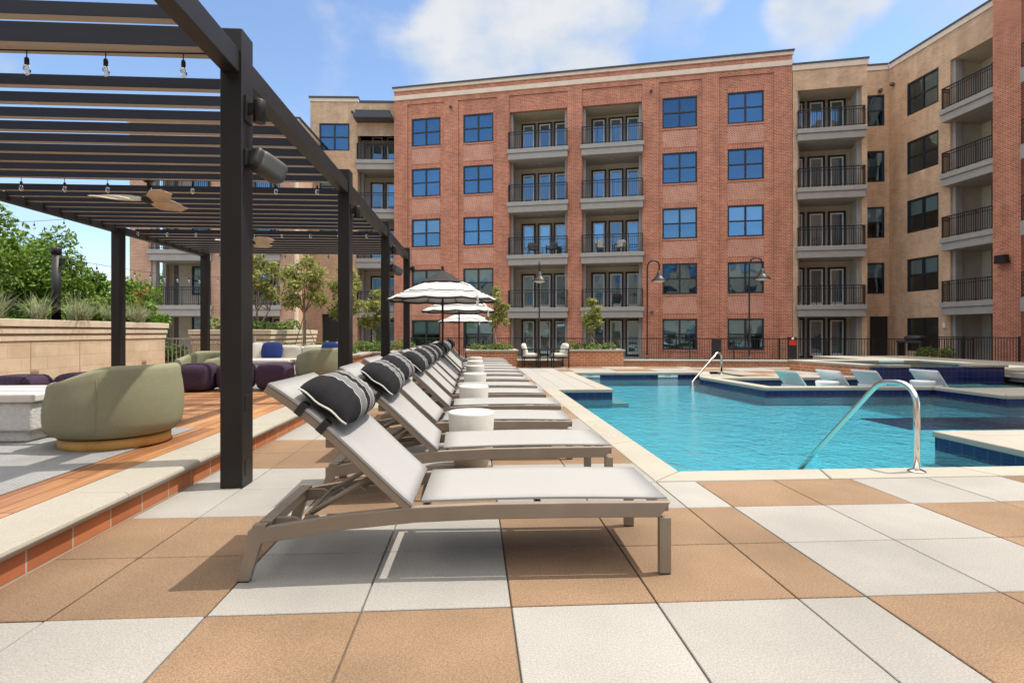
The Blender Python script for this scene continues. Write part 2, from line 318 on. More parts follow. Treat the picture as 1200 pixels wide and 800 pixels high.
def watermat():
    m = bpy.data.materials.new('pool water'); m.use_nodes = True
    t = m.node_tree; t.nodes.clear()
    o = t.nodes.new('ShaderNodeOutputMaterial'); tr = t.nodes.new('ShaderNodeBsdfTransparent'); tr.inputs[0].default_value = (.44, .80, .885, 1)
    g = t.nodes.new('ShaderNodeBsdfGlossy'); g.inputs[0].default_value = (1, 1, 1, 1); g.inputs['Roughness'].default_value = .04
    tcn = t.nodes.new('ShaderNodeTexCoord')
    n = t.nodes.new('ShaderNodeTexNoise'); n.inputs['Scale'].default_value = 3.2; n.inputs['Detail'].default_value = 4; n.inputs['Distortion'].default_value = .8
    n2 = t.nodes.new('ShaderNodeTexNoise'); n2.inputs['Scale'].default_value = 10; n2.inputs['Detail'].default_value = 3; n2.inputs['Distortion'].default_value = 1.2
    t.links.new(tcn.outputs['Object'], n.inputs['Vector']); t.links.new(tcn.outputs['Object'], n2.inputs['Vector'])
    ad = t.nodes.new('ShaderNodeMath'); ad.operation = 'MULTIPLY_ADD'; ad.inputs[1].default_value = .6; t.links.new(n2.outputs[0], ad.inputs[0]); t.links.new(n.outputs[0], ad.inputs[2])
    bp = t.nodes.new('ShaderNodeBump'); bp.inputs['Strength'].default_value = .5; bp.inputs['Distance'].default_value = .06; t.links.new(ad.outputs[0], bp.inputs['Height'])
    t.links.new(bp.outputs[0], g.inputs['Normal'])
    fr = t.nodes.new('ShaderNodeFresnel'); fr.inputs[0].default_value = 1.33; t.links.new(bp.outputs[0], fr.inputs['Normal'])
    ms = t.nodes.new('ShaderNodeMixShader'); t.links.new(fr.outputs[0], ms.inputs[0]); t.links.new(tr.outputs[0], ms.inputs[1]); t.links.new(g.outputs[0], ms.inputs[2])
    t.links.new(ms.outputs[0], o.inputs[0])
    return m
M['water'] = watermat()

# ------------------------------------------------------------------ mesh builder
class MB:
    def __init__(self): self.v = []; self.f = []; self.mi = []; self.mats = []; self.t = []; self.sm = []; self.T = Matrix.Identity(4); self.cur = 0; self.tint = 1.0; self.smooth = False
    def use(self, m):
        m = M[m] if isinstance(m, str) else m
        if m not in self.mats: self.mats.append(m)
        self.cur = self.mats.index(m); return self
    def vert(self, p): self.v.append(tuple(self.T @ Vector(p))); return len(self.v) - 1
    def face(self, idx): self.f.append(tuple(idx)); self.mi.append(self.cur); self.t.append(self.tint); self.sm.append(self.smooth)
    def poly(self, pts): self.face([self.vert(p) for p in pts])
    def box(self, x0, x1, y0, y1, z0, z1):
        a = [self.vert(p) for p in ((x0, y0, z0), (x1, y0, z0), (x1, y1, z0), (x0, y1, z0), (x0, y0, z1), (x1, y0, z1), (x1, y1, z1), (x0, y1, z1))]
        for q in ((0, 3, 2, 1), (4, 5, 6, 7), (0, 1, 5, 4), (1, 2, 6, 5), (2, 3, 7, 6), (3, 0, 4, 7)): self.face([a[i] for i in q])
        return self
    def prism(self, pts, z0, z1):
        """pts counter-clockwise in xy"""
        n = len(pts); a = [self.vert((x, y, z0)) for x, y in pts]; b = [self.vert((x, y, z1)) for x, y in pts]
        self.face(a[::-1]); self.face(b)
        for i in range(n): self.face([a[i], a[(i + 1) % n], b[(i + 1) % n], b[i]])
        return self
    def xzprism(self, pts, y0, y1):
        """pts in xz, extruded along y"""
        n = len(pts); a = [self.vert((x, y0, z)) for x, z in pts]; b = [self.vert((x, y1, z)) for x, z in pts]
        area = sum(pts[i][0] * pts[(i + 1) % n][1] - pts[(i + 1) % n][0] * pts[i][1] for i in range(n))
        if area < 0: a, b = b, a
        self.face(a); self.face(b[::-1])
        for i in range(n): self.face([a[(i + 1) % n], a[i], b[i], b[(i + 1) % n]])
        return self
    def tube(self, pts, r, seg=8, cap=True, r_list=None):
        pts = [Vector(p) for p in pts]; rings = []
        up = Vector((0, 0, 1)); prev = None
        for i, p in enumerate(pts):
            d = (pts[min(i + 1, len(pts) - 1)] - pts[max(i - 1, 0)]).normalized()
            if prev is None:
                ref = up if abs(d.z) < .9 else Vector((1, 0, 0)); s = d.cross(ref).normalized()
            else:
                s = (prev - d * prev.dot(d)).normalized()
            prev = s; w = s.cross(d)
            rr = r_list[i] if r_list else r
            rings.append([self.vert(p + (s * math.cos(k * 2 * math.pi / seg) + w * math.sin(k * 2 * math.pi / seg)) * rr) for k in range(seg)])
        s0 = self.smooth; self.smooth = True
        for a, b in zip(rings, rings[1:]):
            for k in range(seg): self.face([a[k], b[k], b[(k + 1) % seg], a[(k + 1) % seg]])
        self.smooth = s0
        if cap: self.face(rings[0]); self.face(rings[-1][::-1])
        return self
    def lathe(self, prof, seg=32, cx=0, cy=0, smooth=True):
        rings = []
        for r, z in prof: rings.append([self.vert((cx + r * math.cos(k * 2 * math.pi / seg), cy + r * math.sin(k * 2 * math.pi / seg), z)) for k in range(seg)])
        s0 = self.smooth; self.smooth = smooth
        for a, b in zip(rings, rings[1:]):
            for k in range(seg): self.face([a[k], a[(k + 1) % seg], b[(k + 1) % seg], b[k]])
        self.smooth = s0
        if prof[0][0] > 1e-4: self.face(rings[0][::-1])
        if prof[-1][0] > 1e-4: self.face(rings[-1])
        return self
    def sellip(self, c, hx, hy, hz, e=4.0, n=8, fn=None):
        """rounded box: a cube sphere pushed to a super-ellipsoid"""
        idx = {}
        def vv(p):
            k = tuple(round(q, 5) for q in p)
            if k not in idx:
                l = (abs(p[0]) ** e + abs(p[1]) ** e + abs(p[2]) ** e) ** (1 / e)
                q = Vector((p[0] / l * hx, p[1] / l * hy, p[2] / l * hz))
                if fn: q = fn(q)
                idx[k] = self.vert((c[0] + q.x, c[1] + q.y, c[2] + q.z))
            return idx[k]
        s0 = self.smooth; self.smooth = True
        g = [math.tan((-1 + 2 * i / n) * math.pi / 4) for i in range(n + 1)]
        for ax in range(3):
            for sg in (-1, 1):
                for i in range(n):
                    for j in range(n):
                        q = []
                        for (a, b) in ((i, j), (i + 1, j), (i + 1, j + 1), (i, j + 1)):
                            p = [0, 0, 0]; p[ax] = sg; p[(ax + 1) % 3] = g[a]; p[(ax + 2) % 3] = g[b]; q.append(vv(p))
                        self.face(q if sg > 0 else q[::-1])
        self.smooth = s0
        return self
    def mesh(self, name):
        me = bpy.data.meshes.new(name); me.from_pydata(self.v, [], self.f)
        for m in self.mats: me.materials.append(m)
        me.polygons.foreach_set('material_index', self.mi); me.polygons.foreach_set('use_smooth', self.sm)
        me.uv_layers.new(name='UVMap'); me.color_attributes.new('tint', 'FLOAT_COLOR', 'CORNER')
        uvd = [0.0] * (2 * len(me.loops)); cd = [1.0] * (4 * len(me.loops))
        for p in me.polygons:
            n = p.normal
            if abs(n.z) > .75: tx, ty = Vector((1, 0, 0)), Vector((0, 1, 0))
            else:
                tx = Vector((-n.y, n.x, 0)).normalized(); ty = Vector((0, 0, 1))
            tv = self.t[p.index]
            for li in p.loop_indices:
                co = me.vertices[me.loops[li].vertex_index].co
                uvd[2 * li] = co.dot(tx); uvd[2 * li + 1] = co.dot(ty)
                cd[4 * li] = cd[4 * li + 1] = cd[4 * li + 2] = tv
        me.uv_layers['UVMap'].data.foreach_set('uv', uvd); me.color_attributes['tint'].data.foreach_set('color', cd)
        me.update(); return me
    def build(self, name, parent=None, m=None, bevel=0.0, seg=2, loc=None):
        if m is not None and not self.mats: self.use(m)
        o = bpy.data.objects.new(name, self.mesh(name)); COL.objects.link(o)
        if parent: o.parent = parent
        if loc: o.location = loc
        if bevel:
            b = o.modifiers.new('bevel', 'BEVEL'); b.width = bevel; b.segments = seg; b.limit_method = 'ANGLE'; b.angle_limit = R(40); b.harden_normals = False
        return o

def tag(o, label=None, cat=None, group=None, kind=None):
    if label: o['label'] = label
    if cat: o['category'] = cat
    if group: o['group'] = group
    if kind: o['kind'] = kind
    return o
def empty(name, loc, rz=0, label=None, cat=None, group=None):
    o = bpy.data.objects.new(name, None); COL.objects.link(o); o.location = loc; o.rotation_euler = (0, 0, rz); o.empty_display_size = .2
    return tag(o, label, cat, group)
def inst(name, me, parent, loc=(0, 0, 0), rot=(0, 0, 0), scale=None):
    o = bpy.data.objects.new(name, me); COL.objects.link(o); o.parent = parent; o.location = loc; o.rotation_euler = rot
    if scale: o.scale = scale
    return o
def copy_tree(o, parent=None):
    c = o.copy(); COL.objects.link(c)
    if parent: c.parent = parent
    for ch in list(o.children): copy_tree(ch, c)
    return c
def struct(o): return tag(o, kind='structure')
def new(m=None):
    b = MB()
    if m: b.use(m)
    return b
def text_mesh(txt, size, m, extrude=.002):
    cu = bpy.data.curves.new('txt', 'FONT'); cu.body = txt; cu.size = size; cu.extrude = extrude; cu.align_x = 'CENTER'; cu.align_y = 'CENTER'
    o = bpy.data.objects.new('txt', cu); COL.objects.link(o)
    dg = bpy.context.evaluated_depsgraph_get(); me = bpy.data.meshes.new_from_object(o.evaluated_get(dg))
    bpy.data.objects.remove(o); bpy.data.curves.remove(cu)
    me.materials.clear(); me.materials.append(M[m]); return me

# ------------------------------------------------------------------ ground
M['ground'] = mult_noise(mat('pale courtyard concrete', (.36, .325, .28), .9, .3, noise_amp=.08, noise_scale=6), .4, .85, 1.05)
WZ = -0.14          # water level
PB = -.37          # pool floor
b = new('ground')
for (x0, x1, y0, y1) in [(-900, -9, -900, 1500), (-9, 14.5, 19.3, 1500), (14.5, 900, -900, 1500), (-9, 14.5, -900, -8)]:
    n = 1
    b.poly([(x0, y0, -.36), (x1, y0, -.36), (x1, y1, -.36), (x0, y1, -.36)])
struct(b.build('ground'))

TS = .6135
xj = []; x = .155
xs = [0.155 - TS * 5 + TS * i for i in range(8)]          # joints left of the pool edge, last = 1.382
xs = [v for v in xs if v < 1.40] + [1.687]
while xs[-1] < 15: xs.append(xs[-1] + TS)
xs[0] = -2.92
y_rows = [2.295 + TS * k for k in range(-8, 30)]
half = xs.index(1.687) - 1                                # the narrow column
def col_block(i):
    # column i lies between xs[i] and xs[i+1]; blocks of two tiles, the narrow one joins its left block
    a = (xs[i] + xs[i + 1]) / 2
    k0 = min(range(len(xs)), key=lambda q: abs(xs[q] - .155))
    if i < k0: return (i - k0) // 2
    if i <= half: return 0
    return 1 + (i - half - 1) // 2
def clip(a0, a1, b0, b1): return max(a0, b0), min(a1, b1)
REG = [(-2.09, 1.382, -4, 18.0), (1.382, 15, -4, 4.137), (2.47, 7.0, 15.68, 18.0), (7.0, 10.2, 13.7, 17.4), (-3.0, -.2, 14.6, 25), (13.7, 17.5, 12.0, 22)]
bt = MB()
rr = random.Random(3)
done = set()
for (rx0, rx1, ry0, ry1) in REG:
    for i in range(len(xs) - 1):
        a0, a1 = clip(xs[i], xs[i + 1], rx0, rx1)
        if a1 - a0 < .02: continue
        for j in range(len(y_rows) - 1):
            c0, c1 = clip(y_rows[j], y_rows[j + 1], ry0, ry1)
            if c1 - c0 < .02: continue
            if rx1 < 0 and rx1 == -.2 and c1 <= 18.0 and a0 > -2.1: continue
            kj = j - 8                                       # row 0 starts at y=2.295
            white = (col_block(i) + (kj // 2)) % 2 != 0
            bt.use('paver_white' if white else 'paver_brown'); bt.tint = rr.uniform(.92, 1.05)
            g = .0036; dz = rr.uniform(-.0012, .0012)
            bt.box(a0 + g, a1 - g, c0 + g, c1 - g, -.04, dz)
pav = bt.build('pavement', bevel=.003, seg=1); struct(pav)
bj = new('joint')
for (x0, x1, y0, y1) in [(-2.2, 1.45, -6, 18.2), (1.45, 15, -6, 4.2), (2.4, 7.0, 15.65, 18.2), (7.0, 10.3, 13.6, 18.2), (-3.2, -2.2, 14.5, 25.5), (-2.2, 0, 18.2, 25.5), (13.6, 17.8, 12, 22)]:
    bj.poly([(x0, y0, -.012), (x1, y0, -.012), (x1, y1, -.012), (x0, y1, -.012)])
struct(bj.build('paving_bed'))

# plank paved platform that juts into the pool
b = new('plank_paver')
r2 = random.Random(5)
for k in range(3):
    yk = 11.2
    x0 = 1.389 + k * .362; x1 = x0 + .358
    while yk < 17.9:
        y2 = min(yk + 2.2, 17.9); b.tint = r2.uniform(.95, 1.04)
        b.box(x0, x1, yk + .002, y2 - .002, -.05, -.001); yk = y2
struct(b.build('platform', bevel=.002, seg=1))

# ------------------------------------------------------------------ pool
POOL = [(1.65, 4.42), (5.27, 4.42), (5.27, 6.05), (13.2, 6.05), (13.2, 9.37), (9.5, 9.37), (9.5, 10.95), (5.96, 11.03), (5.74, 13.76), (6.35, 15.3), (2.75, 15.4), (2.75, 10.9), (1.65, 10.9)]
def inset(poly, d):
    n = len(poly); out = []
    for i in range(n):
        p0, p1, p2 = Vector(poly[i - 1]), Vector(poly[i]), Vector(poly[(i + 1) % n])
        e1 = (p1 - p0).normalized(); e2 = (p2 - p1).normalized(); n1 = Vector((-e1.y, e1.x)); n2 = Vector((-e2.y, e2.x))
        k = 1 + n1.dot(n2); m_ = (n1 + n2) / max(k, .25); out.append(tuple(p1 + m_ * d))
    return out
b = MB(); n = len(POOL)
for i in range(n):
    p, q = POOL[i], POOL[(i + 1) % n]
    b.use('navy_tile'); b.poly([(*q, -.05), (*p, -.05), (*p, -.215), (*q, -.215)])
    b.use('plaster'); b.poly([(*q, -.215), (*p, -.215), (*p, PB), (*q, PB)])
b.use('plaster'); b.poly([(*p, PB) for p in POOL])
b.use('ledge')
b.box(2.76, 3.1, 10.95, 15.35, PB, -.29)
for k in range(3): b.box(2.9, 4.2, 4.425, 5.6 - .38 * k, PB + .004, PB + .05 * (k + 1))
struct(b.build('pool'))
b = new('navy_tile')
b.poly([(6.7, 8.15, PB + .004), (9.6, 8.15, PB + .004), (9.6, 9.3, PB + .004), (6.7, 9.3, PB + .004)])
b.poly([(6.35, 6.5, PB + .004), (9.6, 6.5, PB + .004), (9.6, 7.1, PB + .004), (6.35, 7.1, PB + .004)])
struct(b.build('pool_floor_tile'))
b = new('water'); b.poly([(*p, WZ) for p in POOL]); struct(b.build('pool_water'))

OUT = inset(POOL, -.27); INN = inset(POOL, .02)
b = new('coping')
for i in range(n):
    p, q, po, qo = INN[i], INN[(i + 1) % n], OUT[i], OUT[(i + 1) % n]
    L = (Vector(q) - Vector(p)).length; k = max(1, round(L / 1.2))
    for s_ in range(k):
        f0, f1 = s_ / k + .0012, (s_ + 1) / k - .0012
        w = lambda a, c_, f: tuple(Vector(a).lerp(Vector(c_), f))
        ring = [w(po, qo, f0), w(po, qo, f1), w(p, q, f1), w(p, q, f0)]
        b.prism(ring, -.065, .004)
struct(b.build('pool_coping', bevel=.012, seg=3))
# decks that back the coping on the right
b = new('coping')
b.box(5.55, 15.2, 4.15, 5.775, -.07, .0)
b.box(9.78, 15.2, 9.65, 10.7, -.07, .0)
struct(b.build('pool_deck'))

# tanning ledge, its water and riser
LED = [(6.22, 11.30), (13.4, 11.22), (13.4, 13.3), (6.0, 13.6)]
b = new('ledge'); b.prism(LED, -.4, -.2); 
b.use('navy_tile'); b.box(6.0, 9.95, 13.36, 13.42, -.2, -.055); 
b.use('coping'); b.box(5.98, 10.05, 13.33, 13.72, -.055, .006)
struct(b.build('tanning_ledge', bevel=.004, seg=1))
b = new('water'); b.poly([(*p, -.15) for p in LED]); struct(b.build('ledge_water'))

# raised spa
sp = empty('spa', (11.9, 14.9, 0), 0, 'raised spa faced in navy tile with a pale rim and a brick left flank', 'spa')
def rel(o, root): o.parent = root; o.location = -Vector(root.location); return o
b = new('navy_tile'); b.box(10.06, 13.6, 13.45, 13.6, -.2, .235); b.box(13.45, 13.6, 13.6, 16.3, -.2, .235); o = b.build('tile_wall', bevel=.004, seg=1); rel(o, sp)
b = new('brick_low'); b.prism([(9.56, 15.75), (10.04, 13.55), (10.25, 13.62), (9.8, 15.75)], -.1, .235); b.box(9.56, 13.45, 15.75, 16.3, -.1, .235); rel(b.build('brick_wall', bevel=.004, seg=1), sp)
b = new('coping')
b.prism([(9.52, 15.8), (10.0, 13.52), (10.42, 13.62), (9.95, 15.8)], .238, .30)
b.box(9.52, 13.66, 15.8, 16.36, .238, .30); b.box(13.25, 13.66, 13.4, 15.798, .238, .30)
b.box(10.42, 11.05, 13.4, 13.72, .238, .299); b.box(12.6, 13.248, 13.4, 13.72, .238, .299)
rel(b.build('rim', bevel=.01), sp)
b = new('water'); b.poly([(10.2, 13.6, .235), (13.3, 13.6, .235), (13.3, 15.8, .235), (9.9, 15.8, .235)]); rel(b.build('spa_water'), sp)
b = new('plaster'); b.box(10.2, 13.3, 13.62, 15.8, -.2, -.18); rel(b.build('spa_floor'), sp)
b = new('sign_white'); b.box(12.0, 12.75, 15.75, 15.797, .245, .296); rel(b.build('marker_plate'), sp)

# raised deck steps at far right
b = new('coping'); b.box(13.7, 17.8, 11.8, 13.4, -.12, .10); b.use('navy_tile'); b.box(13.72, 17.8, 11.77, 11.8, -.3, .04)
b.use('coping'); b.box(13.9, 17.8, 13.4, 22, -.12, .16)
struct(b.build('step', bevel=.006))

# depth markers on the far waterline, faint lettering on the near coping
for (px_, y_) in [(3.25, 15.39), (5.45, 15.325)]:
    r_ = empty('depth_marker', (px_, y_ - .006, -.095), R(-1.5), 'white depth marker tile at the far waterline ' + ('near the plank platform' if px_ < 4 else 'beside the far handrail'), 'depth marker', 'depth markers on the far pool edge')
    q = new('sign_white'); q.box(-.28, .28, 0, .008, -.04, .04); q.build('plate', r_)
    inst('lettering', text_mesh('3 FT', .085, 'text_dark'), r_, (0, -.003, 0), (R(90), 0, 0))
o = inst('coping_lettering', text_mesh('3 FT', .17, 'text_faint', .0005), None, (1.47, 6.05, .005), (0, 0, R(-90))); tag(o, 'worn grey depth lettering on the pale pool coping beside the third lounger', 'lettering')
o = inst('coping_lettering', text_mesh('NO', .15, 'text_faint', .0005), None, (1.47, 6.75, .005), (0, 0, R(-90))); tag(o, 'smaller worn grey lettering further along the pale pool coping', 'lettering')

# handrails
def handrail(loc, rz, pts, label):
    r_ = empty('handrail', loc, rz, label, 'handrail', 'steel handrails of the pool')
    q = new('steel'); q.tube(pts, .024, 14); q.build('rail', r_)
    q = new('steel'); q.lathe([(.065, .004), (.065, .012), (.05, .02), (.03, .028), (.0, .028)], 20); q.build('flange', r_)
    return r_
def curve(p, q, r_, k=8):
    return [tuple((1 - t) ** 2 * Vector(p) + 2 * t * (1 - t) * Vector(q) + t * t * Vector(r_)) for t in [i / k for i in range(k + 1)]]
pts = [(0, 0, 0), (0, 0, .45)] + curve((0, 0, .55), (0, .02, .72), (0, .22, .71)) + curve((0, .34, .70), (0, .42, .69), (0, .5, .62), 5) + [(0, 1.36, -.14), (0, 1.75, -.5)]
handrail((3.59, 4.3, 0), 0, pts, 'curved polished steel handrail dropping into the pool at the front')
ang = math.atan2(13.9 - 14.5, 5.56 - 6.6) - R(90)
pts2 = [(0, 0, 0), (0, 0, .40)] + curve((0, 0, .45), (0, .02, .62), (0, .2, .58)) + [(0, 1.15, -.10), (0, 1.3, -.3)]
handrail((6.6, 14.45, 0), ang, pts2, 'small steel handrail at the far left corner of the tanning ledge')

# ------------------------------------------------------------------ kerb and raised timber deck
DZ = .18
b = new('brick_kerb'); b.box(-2.40, -2.10, -4, 14.2, -.03, .115)
b.use('brick_kerb'); struct(b.build('kerb'))
b = new('coping'); yy = -4 + .13
while yy < 14.2:
    y2 = min(yy + 1.22, 14.2)
    b.xzprism([(-2.42, .118), (-2.085, .118), (-2.075, .128), (-2.062, .14), (-2.055, .155), (-2.06, .17), (-2.075, .182), (-2.42, .182)], yy + .002, y2 - .002); yy = y2
struct(b.build('kerb_coping', bevel=.003, seg=1))
b = new('wood')
o = MB(); o.use('wood'); o.box(-4, 15.5, 2.421, 8.6, -.3, DZ)       # built along x so that the boards run lengthways, then turned
ob = o.build('deck'); ob.rotation_euler = (0, 0, R(90)); struct(ob)
for (x0, x1, y0, y1, lb) in [(-6.8, -2.76, 1.2, 5.72, 'flat grey woven rug under the near green armchair'), (-6.9, -3.1, 9.25, 12.1, 'flat grey woven rug under the far lounge group')]:
    q = new('rug'); q.box(x0, x1, y0, y1, DZ, DZ + .009); tag(q.build('rug', bevel=.002, seg=1), lb, 'rug', 'grey rugs on the timber deck')

# ------------------------------------------------------------------ facade helpers
def facade(b, u0, u1, z0, z1, holes, y=0.0, depth=.1):
    """wall sheet in the local xz plane at depth y with rectangular holes (u0,u1,z0,z1) and their reveals"""
    us = sorted({u0, u1, *[h[0] for h in holes], *[h[1] for h in holes]}); zs = sorted({z0, z1, *[h[2] for h in holes], *[h[3] for h in holes]})
    us = [u for u in us if u0 <= u <= u1]; zs = [z for z in zs if z0 <= z <= z1]
    def inh(u, z): return any(h[0] < u < h[1] and h[2] < z < h[3] for h in holes)
    for i in range(len(us) - 1):
        run = None
        for j in range(len(zs) - 1):
            solid = not inh((us[i] + us[i + 1]) / 2, (zs[j] + zs[j + 1]) / 2)
            if solid and run is None: run = zs[j]
            if run is not None and (not solid or j == len(zs) - 2):
                top = zs[j + 1] if solid else zs[j]
                b.poly([(us[i], y, run), (us[i + 1], y, run), (us[i + 1], y, top), (us[i], y, top)]); run = None
    for (a0, a1, c0, c1) in [h[:4] for h in holes]:
        y1 = y + depth
        b.poly([(a0, y, c0), (a0, y, c1), (a0, y1, c1), (a0, y1, c0)]); b.poly([(a1, y, c1), (a1, y, c0), (a1, y1, c0), (a1, y1, c1)])
        b.poly([(a0, y, c1), (a1, y, c1), (a1, y1, c1), (a0, y1, c1)])
        if c0 > z0 + 1e-3: b.poly([(a0, y, c0), (a0, y1, c0), (a1, y1, c0), (a1, y, c0)])

def win_meshes(w, h, cols=2, rows=2):
    f = new('frame'); t = .085
    f.box(0, t, 0, .12, 0, h); f.box(w - t, w, 0, .12, 0, h); f.box(t, w - t, 0, .12, 0, t); f.box(t, w - t, 0, .12, h - t, h)
    for i in range(1, cols): f.box(w * i / cols - .05, w * i / cols + .05, .012, .11, t, h - t)
    for j in range(1, rows):
        for i in range(cols):
            a0 = t if i == 0 else w * i / cols + .05; a1 = w - t if i == cols - 1 else w * (i + 1) / cols - .05
            f.box(a0, a1, .015, .1, h * j / rows - .035, h * j / rows + .035)
    g = new('glass'); g.poly([(t, .06, t), (w - t, .06, t), (w - t, .06, h - t), (t, .06, h - t)])
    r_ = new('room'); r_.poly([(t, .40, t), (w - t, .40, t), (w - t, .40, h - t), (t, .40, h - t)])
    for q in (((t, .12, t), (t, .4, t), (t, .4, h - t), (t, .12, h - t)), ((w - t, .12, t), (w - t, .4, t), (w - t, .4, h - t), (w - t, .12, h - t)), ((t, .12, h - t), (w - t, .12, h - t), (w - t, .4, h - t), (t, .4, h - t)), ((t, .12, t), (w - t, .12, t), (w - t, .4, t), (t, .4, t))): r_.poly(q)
    s = new('shade_blind'); s.box(t, w - t, .16, .17, h * .5, h - t)
    return f.mesh('window'), g.mesh('pane'), r_.mesh('window_recess'), s.mesh('roller_blind')
def window(root, ms, u, y, z, blind=False):
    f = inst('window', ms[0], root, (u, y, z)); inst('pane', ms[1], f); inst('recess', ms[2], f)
    if blind: inst('roller_blind', ms[3], f)
    return f
def door_meshes(w=.92, h=2.25):
    f = new('frame'); f.box(0, .1, 0, .1, 0, h); f.box(w - .1, w, 0, .1, 0, h); f.box(.1, w - .1, 0, .1, h - .1, h); f.box(.1, w - .1, 0, .1, 0, .08)
    s = new('door_white'); a, c_, t = .115, w - .115, .075
    s.box(a, a + t, .01, .07, .09, h - .11); s.box(c_ - t, c_, .01, .07, .09, h - .11); s.box(a + t, c_ - t, .01, .07, h - .11 - t, h - .11); s.box(a + t, c_ - t, .01, .07, .09, .25)
    g = new('glass'); g.poly([(a + t, .04, .25), (c_ - t, .04, .25), (c_ - t, .04, h - .11 - t), (a + t, .04, h - .11 - t)])
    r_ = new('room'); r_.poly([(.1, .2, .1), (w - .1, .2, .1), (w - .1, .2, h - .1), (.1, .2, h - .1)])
    cu = new('shade_white'); cu.box(a + t, c_ - t, .1, .11, .3, h - .2)
    return f.mesh('balcony_door'), s.mesh('door_leaf'), g.mesh('pane'), r_.mesh('door_recess'), cu.mesh('curtain')
DOOR = door_meshes()
def door(root, u, y, z, curtain=False):
    f = inst('balcony_door', DOOR[0], root, (u, y, z)); inst('door_leaf', DOOR[1], f); inst('pane', DOOR[2], f); inst('recess', DOOR[3], f)
    if curtain: inst('curtain', DOOR[4], f)
def railing_mesh(w, sides=0.0, h=1.07, step=.115):
    r_ = new('rail_metal')
    def run(T, L):
        r_.T = T
        r_.box(0, L, 0, .05, h - .045, h); r_.box(0, L, .01, .04, h - .19, h - .16); r_.box(0, L, .01, .04, .07, .10)
        k = max(2, round(L / step))
        for i in range(k + 1):
            x_ = L * i / k; wd = .022 if i in (0, k) or (i % 8 == 0) else .008
            r_.box(max(0, x_ - wd), min(L, x_ + wd), .012, .038, .0 if wd > .01 else .08, h - .045)
        r_.T = Matrix.Identity(4)
    run(Matrix.Identity(4), w)
    if sides:
        run(Matrix.Translation((.05, .05, 0)) @ Matrix.Rotation(R(90), 4, 'Z'), sides - .05); run(Matrix.Translation((w, .05, 0)) @ Matrix.Rotation(R(90), 4, 'Z'), sides - .05)
    return r_.mesh('railing')
def balcony(root, u0, u1, zt, proj, rm, back=1.7, deck=True):
    f = new('fascia')
    f.box(u0 - .12, u1 + .12, -proj, -.002, zt - .24, zt); f.box(u0 - .06, u1 + .06, -proj + .07, -.002, zt - .62, zt - .242)
    f.box(u0 + .002, u1 - .002, .0, back, zt - .62, zt - .004)
    f.build('balcony_slab', root, bevel=.012, seg=1)
    inst('railing', rm, root, (u0 - .04, -proj + .06, zt + .003))
def recess(root, u0, u1, z0, z1, y0, y1):
    s = new('siding')
    s.poly([(u0, y1, z0), (u1, y1, z0), (u1, y1, z1), (u0, y1, z1)])
    s.poly([(u0, y0, z0), (u0, y1, z0), (u0, y1, z1), (u0, y0, z1)]); s.poly([(u1, y1, z0), (u1, y0, z0), (u1, y0, z1), (u1, y1, z1)])
    s.poly([(u0, y0, z1), (u0, y1, z1), (u1, y1, z1), (u1, y0, z1)])
    s.use('fascia'); s.box(u0 + .002, u0 + .16, y0 + .02, y0 + .3, z0, z1 - .004); s.box(u1 - .16, u1 - .002, y0 + .02, y0 + .3, z0, z1 - .004)
    return s.build('recess_wall', root)
def shell(b, u0, u1, y0, y1, z0, z1, zr, left=True, right=True):
    """side and back walls and the roof of a block whose front sheet is built apart"""
    if left: b.poly([(u0, y1, z0), (u0, y0, z0), (u0, y0, z1), (u0, y1, z1)])
    if right: b.poly([(u1, y0, z0), (u1, y1, z0), (u1, y1, z1), (u1, y0, z1)])
    b.poly([(u1, y1, z0), (u0, y1, z0), (u0, y1, z1), (u1, y1, z1)])
    c_ = b.cur; b.use('roof'); b.poly([(u0, y0, zr), (u1, y0, zr), (u1, y1, zr), (u0, y1, zr)]); b.cur = c_

# ------------------------------------------------------------------ main red brick building
ANG = math.atan2(29.78 - 35.98, 17.61 + 5.09)
main = empty('apartment_building', (-5.09, 35.98, -.35), ANG, 'long five storey red brick apartment block facing the pool', 'building', 'apartment blocks round the courtyard')
GZ = .35            # local z of world zero
panels = [(.9, 3.35), (4.27, 6.74), (7.5, 11.1), (11.95, 15.48), (16.4, 18.8), (19.72, 22.6)]
wins = [(1.16, 0), (4.58, 1), (16.6, 4), (20.17, 5)]
WW, WH = 1.93, 1.78
W2 = win_meshes(WW, WH)
wz = [.12 + GZ + 3.2 * k for k in range(5)]
bays = [(7.56, 11.06), (12.0, 15.44)]
FT = [2.60 + GZ + 3.2 * (k - 1) for k in range(1, 5)]     # balcony floors
PT = 15.62 + GZ
ZT = 16.62 + GZ
Lm = 23.55
b = new('brick_red')
facade(b, 0, Lm, 0, ZT, [(p0, p1, 0, PT) for p0, p1 in panels], 0, .07)
for i, (p0, p1) in enumerate(panels):
    hs = []
    for wu, pi in wins:
        if pi == i: hs += [(wu, wu + WW, z, z + WH) for z in wz]
    for j, (a0, a1) in enumerate(bays):
        if i == 2 + j: hs = [(a0, a1, 0, FT[3] + 2.42)]
    facade(b, p0, p1, 0, PT, hs, .07, .12 if i not in (2, 3) else .25)
shell(b, 0, Lm, 0, 14, 0, ZT, ZT - .6)
b.build('wall', main)
for wu, pi in wins:
    for k, z in enumerate(wz):
        b = new('brick_red_soldier'); b.box(wu - .02, wu + WW + .02, .052, .075, z + WH + .002, z + WH + .25); b.build('lintel', main)
        b = new('brick_red_soldier'); b.box(wu - .02, wu + WW + .02, .03, .075, z - .1, z - .002); b.build('sill', main)
        if k: b = new('brick_red_bond'); b.box(wu + .02, wu + WW - .02, .055, .075, z - 1.12, z - .14); b.build('spandrel', main)
